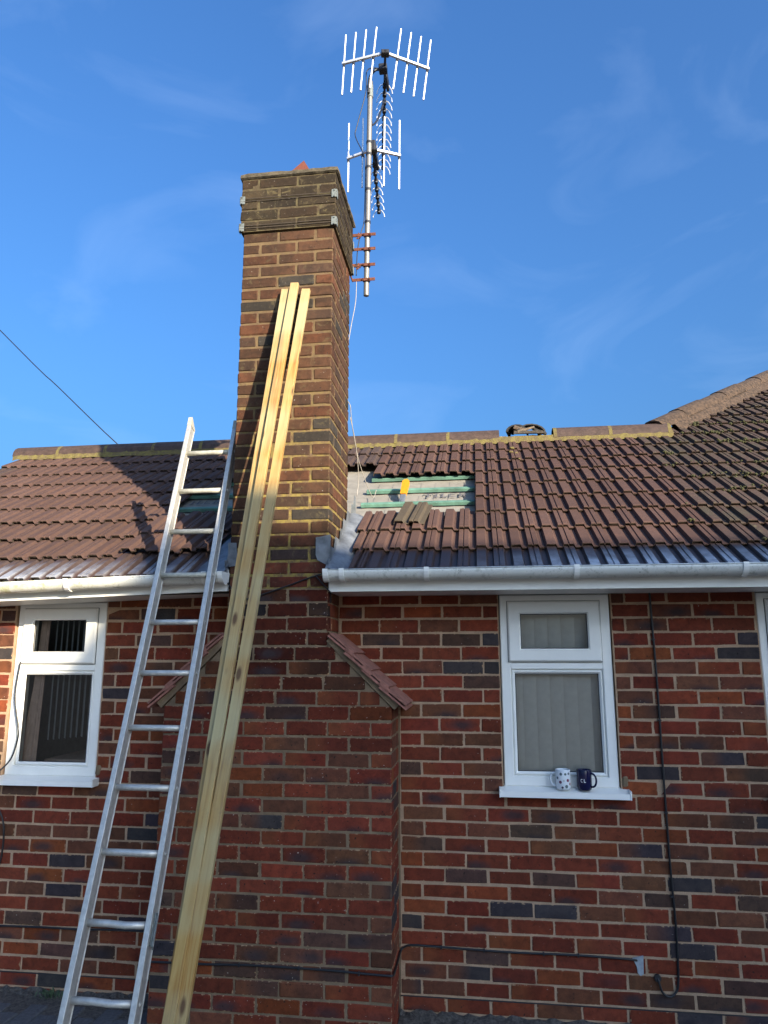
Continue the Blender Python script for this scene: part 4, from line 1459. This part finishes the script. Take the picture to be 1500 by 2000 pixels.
def aerial(label, apex, end, armL, armR, rods, rod_up, rod_dn, lean, n_dir, dsize, start, rr):
    """vertically polarised corner-reflector aerial: boom away from the viewer, two arms of rods, chevron directors"""
    apex, end = Vector(apex), Vector(end)
    a = thing('tv_aerial', apex, label, 'aerial', 'television aerials on the mast')
    inv = Matrix.Translation(-apex)
    d = (end - apex).normalized()
    side = d.cross(Vector((0, 0, 1))).normalized(); up = side.cross(d).normalized()
    if up.z < 0: up = -up
    b = MB(); rod_tube(b, apex - d * .02, end, .0095, inv)
    b.build('boom', M_blackpl, a)
    hub = MB()
    f = Matrix(((side.x, d.x, up.x, apex.x), (side.y, d.y, up.y, apex.y), (side.z, d.z, up.z, apex.z), (0, 0, 0, 1)))
    hub.cbox(-.028, .028, -.02, .03, -.016, .016, .004, inv @ f)
    if rod_up > .2 and n_dir > 12: hub.cbox(-.008, .008, -.012, .004, -.03, .085, .003, inv @ f)
    hub.build('hub', M_blackpl, a)
    for tip in (armL, armR):
        tip = Vector(tip)
        b = MB()
        ax = (tip - apex).normalized()
        s0 = apex + ax * .03
        zz = Vector((0, 0, 1)); yy = zz.cross(ax).normalized()
        fm = Matrix(((ax.x, yy.x, zz.x, s0.x), (ax.y, yy.y, zz.y, s0.y), (ax.z, yy.z, zz.z, s0.z), (0, 0, 0, 1)))
        b.cbox(0, (tip - s0).length, -.009, .009, -.009, .009, .002, inv @ fm)
        arm = b.build('reflector_arm', M_rod, a)
        for u in rods:
            p = apex.lerp(tip, u)
            tilt_ = Vector((lean * (1 if tip.x > apex.x else .35 + .6 * (1 - u)), 0, 1)).normalized()
            b = MB(); rod_tube(b, p + tilt_ * rod_up, p - tilt_ * rod_dn, rr, inv)
            b.build('reflector_rod', M_rod, arm)
            b = MB(); rod_tube(b, p - Vector((0, 0, .034)), p - Vector((0, 0, .008)), .0095, inv)
            b.build('rod_clip', M_blackpl, arm)
    Lb = (end - apex).length
    for k in range(n_dir):
        p = apex + d * (start + (Lb - start - .02) * k / (n_dir - 1))
        b = MB()
        c_ = MB()
        c_.tube([inv @ (p - up * .018), inv @ (p + up * .018)], .016, 8)
        g = dsize
        for sx in (-1, 1):
            q = [p + up * g * .22, p + side * sx * g * .34 + up * g * .05, p + side * sx * g * .60 - up * g * .42, p + side * sx * g * .66 - up * g * .80]
            b.tube([inv @ v for v in q], .0042, 5)
        dr = b.build('director', M_rod, a)
        c_.build('director_clip', M_blackpl, dr)
    return a
A1 = aerial('larger upper aerial with eight reflector rods at the very top of the mast', (-.342, .225, 5.892), (-.520, 1.45, 5.885), (-.660, .272, 5.885), (-.044, .403, 5.885),
            (.27, .50, .73, .955), .235, .26, .12, 12, .088, .30, .0062)
A2 = aerial('smaller lower aerial with four reflector rods halfway up the mast', (-.452, .395, 5.262), (-.510, 1.12, 5.242), (-.650, .452, 5.250), (-.262, .470, 5.250),
            (.40, .95), .285, .275, 0.01, 7, .07, .16, .0062)
# bent support arm of the upper aerial, dipole box and clamps
b = MB(); inv = Matrix.Translation(-Vector((-.342, .225, 5.892)))
q = smooth_pts([mpt(5.68) + Vector((-.006, -.03, 0)), mpt(5.80) + Vector((-.002, -.03, 0)), mpt(5.86) + Vector((.03, -.02, .01)), Vector((-.40, .36, 5.888)), Vector((-.362, .36, 5.886))], 6)
b.tube([inv @ v for v in q], .0095, 8)
b.build('support_arm', M_blackpl, A1, smooth=True)
b = MB(); b.cbox(-.405, -.345, .33, .39, 5.86, 5.915, .006, inv); b.cbox(-.372, -.352, .40, .55, 5.855, 5.93, .006, inv)
b.build('dipole_box', M_blackpl, A1)
b = MB(); b.tube([inv @ v for v in smooth_pts([(-.395, .62, 5.87), (-.43, .5, 5.6), (-.46, .42, 5.48), mpt(5.47) + Vector((.015, 0, 0))], 5)], .007, 6)
b.build('rear_stay', M_blackpl, A1)
b = MB(); inv2 = Matrix.Translation(-Vector((-.452, .395, 5.262))); b.cbox(-.475, -.432, .37, .43, 5.24, 5.325, .006, inv2); b.cbox(-.46, -.435, .43, .60, 5.238, 5.30, .005, inv2)
b.build('dipole_box', M_blackpl, A2)

def cable(name, pts, r, mat, label, cat, n=5, group=None, seg=6):
    pts = smooth_pts(pts, n)
    b = MB(); b.tube(pts, r, seg)
    return b.build(name, mat, None, smooth=True, label=label, cat=cat, group=group)
cable('coax_cable', [(-.41, .35, 5.89), mpt(5.83) + Vector((-.02, -.03, .04)), mpt(5.70) + Vector((-.028, -.02, 0)), mpt(5.45) + Vector((-.09, 0, 0)), mpt(5.36) + Vector((-.10, 0, 0)), mpt(5.20) + Vector((-.035, -.01, 0)), mpt(5.10) + Vector((-.024, 0, 0)), mpt(4.70) + Vector((-.025, 0, 0)), mpt(4.60) + Vector((-.045, 0, 0)), (-.552, .36, 4.46), (-.555, .33, 4.25)], .0036, M_black, 'thin black cable hanging beside the aerial mast', 'cable')
cable('coax_cable', [(-.551, .32, 4.20), (-.556, .32, 4.05), (-.584, .305, 3.86), (-.615, .285, 3.6), (-.615, .285, 3.40), (-.574, .262, 3.30)], .0024, M_coax, 'pale cable running down the right side of the chimney stack', 'cable')
cable('coax_cable', [(-.574, .262, 3.30), (-.575, .35, 3.18), (-.560, .47, 3.02), (-.535, .60, 2.90), (-.505, .71, 2.81), (-.490, .75, 2.80), (-.482, .80, 2.86)], .0024, M_coax, 'pale cable end trailing from the chimney onto the exposed felt', 'cable')
cable('coax_cable', [(-.574, .26, 3.22), (-.560, .36, 3.10), (-.556, .46, 2.96), (-.562, .52, 2.85), (-.572, .52, 2.76)], .0024, M_coax, 'pale cable hanging straight down behind the chimney corner', 'cable')

# ------------------------------------------------------------------ cables on the walls
c = cable('wall_cable', [(1.141, -.008, 2.045), (1.143, -.008, 2.003), (1.149, -.008, 1.582), (1.148, -.008, 1.139), (1.150, -.008, .644), (1.156, -.008, .405), (1.150, -.008, .14), (1.127, -.012, .078), (1.095, -.016, .066), (1.067, -.016, .088), (1.053, -.010, .14), (1.052, .02, .146)], .0055, M_black, 'black cable dropping down the right-hand wall and looping into a hole', 'cable', 6, seg=8)
for zc_ in (1.80, 1.38, .92, .52):
    q_ = MB(); xx_ = 1.148 if zc_ < 1.6 else 1.146
    q_.cbox(xx_ - .009, xx_ + .009, -.016, .003, zc_ - .004, zc_ + .004, .001); q_.build('cable_clip', M_blackpl, c)
b = MB(); b.tube([(1.052, -.012, .143), (1.052, .01, .143)], .017, 12)
b.build('cable_grommet', M_blackpl, c)
c = cable('wall_cable', [(.958, -.006, .217), (.92, -.008, .222), (.672, -.008, .228), (.341, -.008, .226), (.1, -.008, .231), (-.105, -.008, .236), (-.19, -.008, .234), (-.226, -.012, .215), (-.232, -.06, .205), (-.233, -.25, .203), (-.236, -.306, .204), (-.252, -.3185, .206), (-.353, -.3175, .208), (-.554, -.3175, .215), (-.914, -.3175, .218), (-1.176, -.3175, .211), (-1.42, -.3175, .209), (-1.468, -.317, .209), (-1.4765, -.29, .21), (-1.4765, -.05, .222), (-1.481, -.010, .228), (-1.52, -.0078, .234), (-1.786, -.0078, .236), (-2.035, -.0078, .229), (-2.248, -.0078, .230), (-2.9, -.0078, .221)], .0052, M_black, 'black cable clipped along the wall and round the chimney breast', 'cable', 4)
for x, yy, zz in [(.672, -.008, .228), (.5, -.008, .227), (.2, -.008, .229), (-.02, -.008, .233), (-.40, -.3175, .209), (-.70, -.3175, .2165), (-1.0, -.3175, .217)]:
    b = MB(); b.cbox(x - .004, x + .004, yy - .007, yy + .008, zz - .009, zz + .008, .001)
    b.build('cable_clip', M_blackpl, c)
cable('wall_cable', [(-2.522, -.008, 1.672), (-2.523, -.012, 1.655), (-2.533, -.014, 1.478), (-2.494, -.016, 1.302), (-2.490, -.016, 1.23), (-2.526, -.016, 1.114), (-2.585, -.07, 1.035), (-2.65, -.075, .98)], .0048, M_black, 'thin black cable sagging down the left window frame', 'cable', 6)
cable('wall_cable', [(-2.65, -.01, .93), (-2.562, -.010, .83), (-2.524, -.010, .72), (-2.535, -.010, .542), (-2.62, -.010, .40)], .0048, M_black, 'thin black cable loop on the wall below the left window', 'cable', 6)
cable('eaves_cable', [(-.560, -.33, 2.165), (-.592, -.318, 2.153), (-.696, -.317, 2.122), (-.808, -.317, 2.082), (-.977, -.317, 2.029), (-1.063, -.317, 2.016), (-1.13, -.316, 2.09), (-1.15, -.30, 2.12)], .0042, M_black, 'black cable sagging across the chimney front at gutter height', 'cable', 6)
cable('eaves_cable', [(-.655, -.316, 2.134), (-.645, -.317, 2.130), (-.611, -.318, 2.093), (-.575, -.316, 2.055), (-.568, -.30, 2.04)], .0036, M_black, 'short black cable running to the fascia end right of the chimney', 'cable', 6)
cable('overhead_wire', [(-2.9, 2.75, 3.42), (-3.349, 2.5, 3.80), (-4.06, 2.5, 4.452), (-4.792, 2.5, 5.132), (-9.0, 2.5, 9.2)], .0052, M_black, 'dark overhead wire slanting up to the left from behind the ridge', 'wire', 4)

# ------------------------------------------------------------------ mugs
def mug(x, y, z_, r, h, body, label, hang, inside):
    m = thing('mug', (x, y, z_), label, 'mug', 'mugs on the window sill')
    b = MB()
    n = 28
    prof = [(0, 0), (r * .82, 0), (r * .93, .006), (r, .016), (r, h - .003), (r - .001, h), (r - .004, h), (r - .0045, h - .004), (r - .005, .012), (0, .010)]
    rings = []
    vs, fs = [], []
    for (rr, zz) in prof:
        for k in range(n):
            a = 2 * math.pi * k / n
            vs.append((rr * math.cos(a), rr * math.sin(a), zz))
    for i in range(len(prof) - 1):
        for k in range(n):
            fs.append((i * n + k, i * n + (k + 1) % n, (i + 1) * n + (k + 1) % n, (i + 1) * n + k))
    b.add(vs, fs)
    b.build('body', body, m, smooth=True)
    b = MB()
    ca, sa = math.cos(hang), math.sin(hang)
    pts = []
    for k in range(11):
        t = -math.pi / 2 + math.pi * k / 10
        u = r - .003 + .029 * max(0, math.cos(t)) ** .7
        zz = h * .5 + math.sin(t) * h * .33
        pts.append((u * ca, u * sa, zz))
    b.tube(pts, .0052, 8)
    b.build('handle', body, m, smooth=True)
    return m
M_china = simple('white_china', (.78, .80, .80), .18, var=.02)
M_navy = simple('navy_china', (.010, .010, .045), .12, var=.05)
M_white_print = simple('white_print', (.75, .75, .78), .4)
m1 = mug(.634, -.028, 1.0265, .0385, .100, M_china, 'white spotted mug on the window sill', math.radians(172), None)
m2 = mug(.742, -.030, 1.0262, .0385, .102, M_navy, 'dark navy mug with white letters on the window sill', math.radians(-28), None)
def on_cyl(m, mb_, r, pts):      # pts: (angle, z)
    mb_.add([(r * math.cos(a), r * math.sin(a), zz) for a, zz in pts], [tuple(range(len(pts)))])
sp_cols = [(.10, .14, .16), (.12, .16, .15), (.10, .13, .15), (.16, .05, .09), (.55, .55, .50), (.22, .03, .06), (.05, .04, .08), (.12, .16, .16), (.30, .12, .1)]
spots = [(-1.95, .080, .0075), (-1.35, .080, .0065), (-.85, .082, .0065), (-2.05, .040, .0078), (-1.58, .047, .005), (-1.0, .049, .0078), (-1.78, .014, .006), (-1.22, .019, .0085), (-.6, .030, .007), (-2.5, .06, .007)]
for i, (a0, z0_, rr) in enumerate(spots):
    ms_ = simple('spot_print', sp_cols[i % len(sp_cols)], .3)
    b = MB()
    rC = .03875
    ctr = []
    nn = 12
    vs = [(rC * math.cos(a0), rC * math.sin(a0), z0_)] + [(rC * math.cos(a0 + rr / rC * math.cos(2 * math.pi * k / nn)), rC * math.sin(a0 + rr / rC * math.cos(2 * math.pi * k / nn)), z0_ + rr * math.sin(2 * math.pi * k / nn)) for k in range(nn)]
    b.add(vs, [(0, 1 + k, 1 + (k + 1) % nn) for k in range(nn)])
    b.build('spot', ms_, m1)
# letters C and L on the navy mug (the word carries on round the left side)
lt = MB()
rC = .0388
def lq(a0, z0_, a1, z1_):
    on_cyl(m2, lt, rC, [(a0, z0_), (a1, z0_), (a1, z1_), (a0, z1_)])
ac = -2.02; hw, hh = .17, .0085; zc = .050
for k in range(14):
    t0 = math.radians(50 + 260 * k / 14); t1 = math.radians(50 + 260 * (k + 1) / 14)
    on_cyl(m2, lt, rC, [(ac + hw * math.cos(t0), zc + hh * math.sin(t0)), (ac + hw * math.cos(t1), zc + hh * math.sin(t1)), (ac + hw * .62 * math.cos(t1), zc + hh * .68 * math.sin(t1)), (ac + hw * .62 * math.cos(t0), zc + hh * .68 * math.sin(t0))])
lq(-1.75, zc - hh, -1.67, zc + hh); lq(-1.67, zc - hh, -1.48, zc - hh + .0028)
lt.build('lettering', M_white_print, m2)

# ------------------------------------------------------------------ yellow-handled tool on the felt
tl = thing('scraper', rpt(-.285, 1.30, -.035), 'yellow handled tool with a grey blade lying on the exposed felt', 'tool')
F = tile_matrix(-.285, 1.33, -.050, math.radians(-6), math.radians(24)); F.translation = Vector((0, 0, 0))
b = MB()
b.prism([(-.020, -.01), (.020, -.01), (.026, .10), (.024, .125), (.006, .142), (-.010, .138), (-.024, .122), (-.025, .10)], -.012, .016, lambda u, v, w: F @ Vector((u, v, w)))
b.build('handle', simple('yellow_plastic', (.60, .235, .008), .45, var=.1), tl)
b = MB(); b.cbox(-.019, .019, -.115, -.008, -.007, .009, .003, F); b.cbox(-.006, .008, -.085, -.055, .009, .013, .001, F)
b.build('blade', simple('grey_steel_blade', (.22, .24, .26), .45, metal=.6), tl)

# loose tile laid on the edge of the hole
o = bpy.data.objects.new('loose_tile', P_tile[1]); COL.objects.link(o)
o.matrix_world = tile_matrix(-.288, .64, .018, math.radians(-5), .03)
o.color = (.09, .072, .05, 1)
tag(o, 'loose roof tile lying on top of the others at the bottom edge of the hole', 'roof tile')

# broken tiles heaped on the ridge gap
def heap_piece(b, lab, col):
    b.build('broken_tile', simple('broken_tile', col, .9, var=.35, scale=40, bump=.4), None, label=lab, cat='broken tile', group='broken tiles heaped on the ridge')
heap_piece(half_tube((.560, 1.86, 3.585), (.590, 2.04, 3.592), .088, 9, .017, flat=.66), 'dark curved ridge tile piece at the left of the heap on the ridge', (.030, .028, .026))
hb_ = half_tube((.690, 1.87, 3.572), (.650, 2.05, 3.600), .125, 9, .016, flat=.58)
heap_piece(hb_, 'dark curved tile arching highest across the right of the heap on the ridge', (.034, .031, .028))
for lab, loc, dim, rot, col in (
    ('buff broken tile sloping across the front of the heap on the ridge', (.640, 1.862, 3.592), (.150, .05, .020), (.25, -.30, .1), (.155, .115, .075)),
    ('pale brown shard in the middle of the heap on the ridge', (.585, 1.866, 3.606), (.095, .05, .026), (.35, .28, .2), (.12, .085, .058)),
    ('grey brown shard lying flat under the heap on the ridge', (.660, 1.857, 3.566), (.24, .06, .022), (.2, .03, -.05), (.075, .060, .045)),
    ('dark flat tile at the right end of the heap on the ridge', (.760, 1.885, 3.578), (.12, .08, .016), (.2, .40, .1), (.04, .036, .032)),
):
    b = MB()
    w, d_, t = dim
    b.cbox(-w / 2, w / 2, -d_ / 2, d_ / 2, -t / 2, t / 2, .003, None, .004, R)
    M_ = Matrix.Translation(Vector(loc)) @ Matrix.Rotation(rot[2], 4, 'Z') @ Matrix.Rotation(rot[1], 4, 'Y') @ Matrix.Rotation(rot[0], 4, 'X')
    b.v = [tuple(M_ @ Vector(p)) for p in b.v]
    heap_piece(b, lab, col)
for x, s, r_, lab in ((.48, 2.33, .02, 'largest crumb of fallen mortar, just below the ridge gap'), (.47, 2.20, .016, 'second crumb of fallen mortar down from the ridge gap'), (.505, 2.17, .012, 'small mortar crumb right beside a larger one below the ridge gap'), (.49, 2.05, .010, 'fourth crumb of mortar down the tiles from the ridge gap'), (.52, 2.0, .008, 'tiniest mortar crumb, lowest on the tiles under the ridge gap')):
    b = MB(); b.cbox(-r_, r_, -r_ * .8, r_ * .8, -r_ * .5, r_ * .5, r_ * .3, None, r_ * .3, R)
    o = b.build('mortar_crumb', M_bed, None, label=lab, cat='mortar crumb', group='fallen mortar crumbs')
    o.location = rpt(x + .03, s, -.008)

# ------------------------------------------------------------------ neighbouring house across the garden (behind the camera; it shades the wall)
nb_o = Vector((13.0, -12.0, -.1))
nb = thing('neighbouring_house', nb_o, 'two storey brick house across the garden, behind the viewer', 'house')
inv = Matrix.Translation(-nb_o)
NY, NZ = -12.0, 7.29
ex0, ex1, ey0, ey1, ez = 9.35, 24.0, -14.5, -9.5, 4.75
b = MB()
b.add([inv @ Vector(p) for p in ((ex0, ey0, ez), (ex1, ey0, ez), (ex1, ey1, ez), (ex0, ey1, ez), (ex0, NY, NZ), (ex1, NY, NZ))],
      [(0, 1, 5, 4), (1, 2, 5), (2, 3, 4, 5), (3, 0, 4), (0, 3, 2, 1)])
b.build('roof', M_ridge, nb)
b = MB(); b.box(ex0 + .1, ex1 - .1, ey0 + .3, ey1 - .3, -.5, ez - .002, inv)
b.build('wall', simple('neighbour_brick', (.20, .09, .06), .9, var=.25, scale=8), nb)
for x in (10, 13.5, 17, 20.5):
    for z0_ in (.9, 3.2):
        b = MB(); y = ey1 - .3
        b.cbox(x, x + 1.4, y - .05, y + .03, z0_, z0_ + 1.15, .01, inv)
        w = b.build('window', M_upvc, nb)
        b = MB(); b.box(x + .08, x + .66, y + .031, y + .034, z0_ + .08, z0_ + 1.07, inv); b.box(x + .74, x + 1.32, y + .031, y + .034, z0_ + .08, z0_ + 1.07, inv)
        b.build('pane', M_seal, w)
print('bricks', nR, nL, nC, 'tiles', nT, 'objects', len(bpy.data.objects))
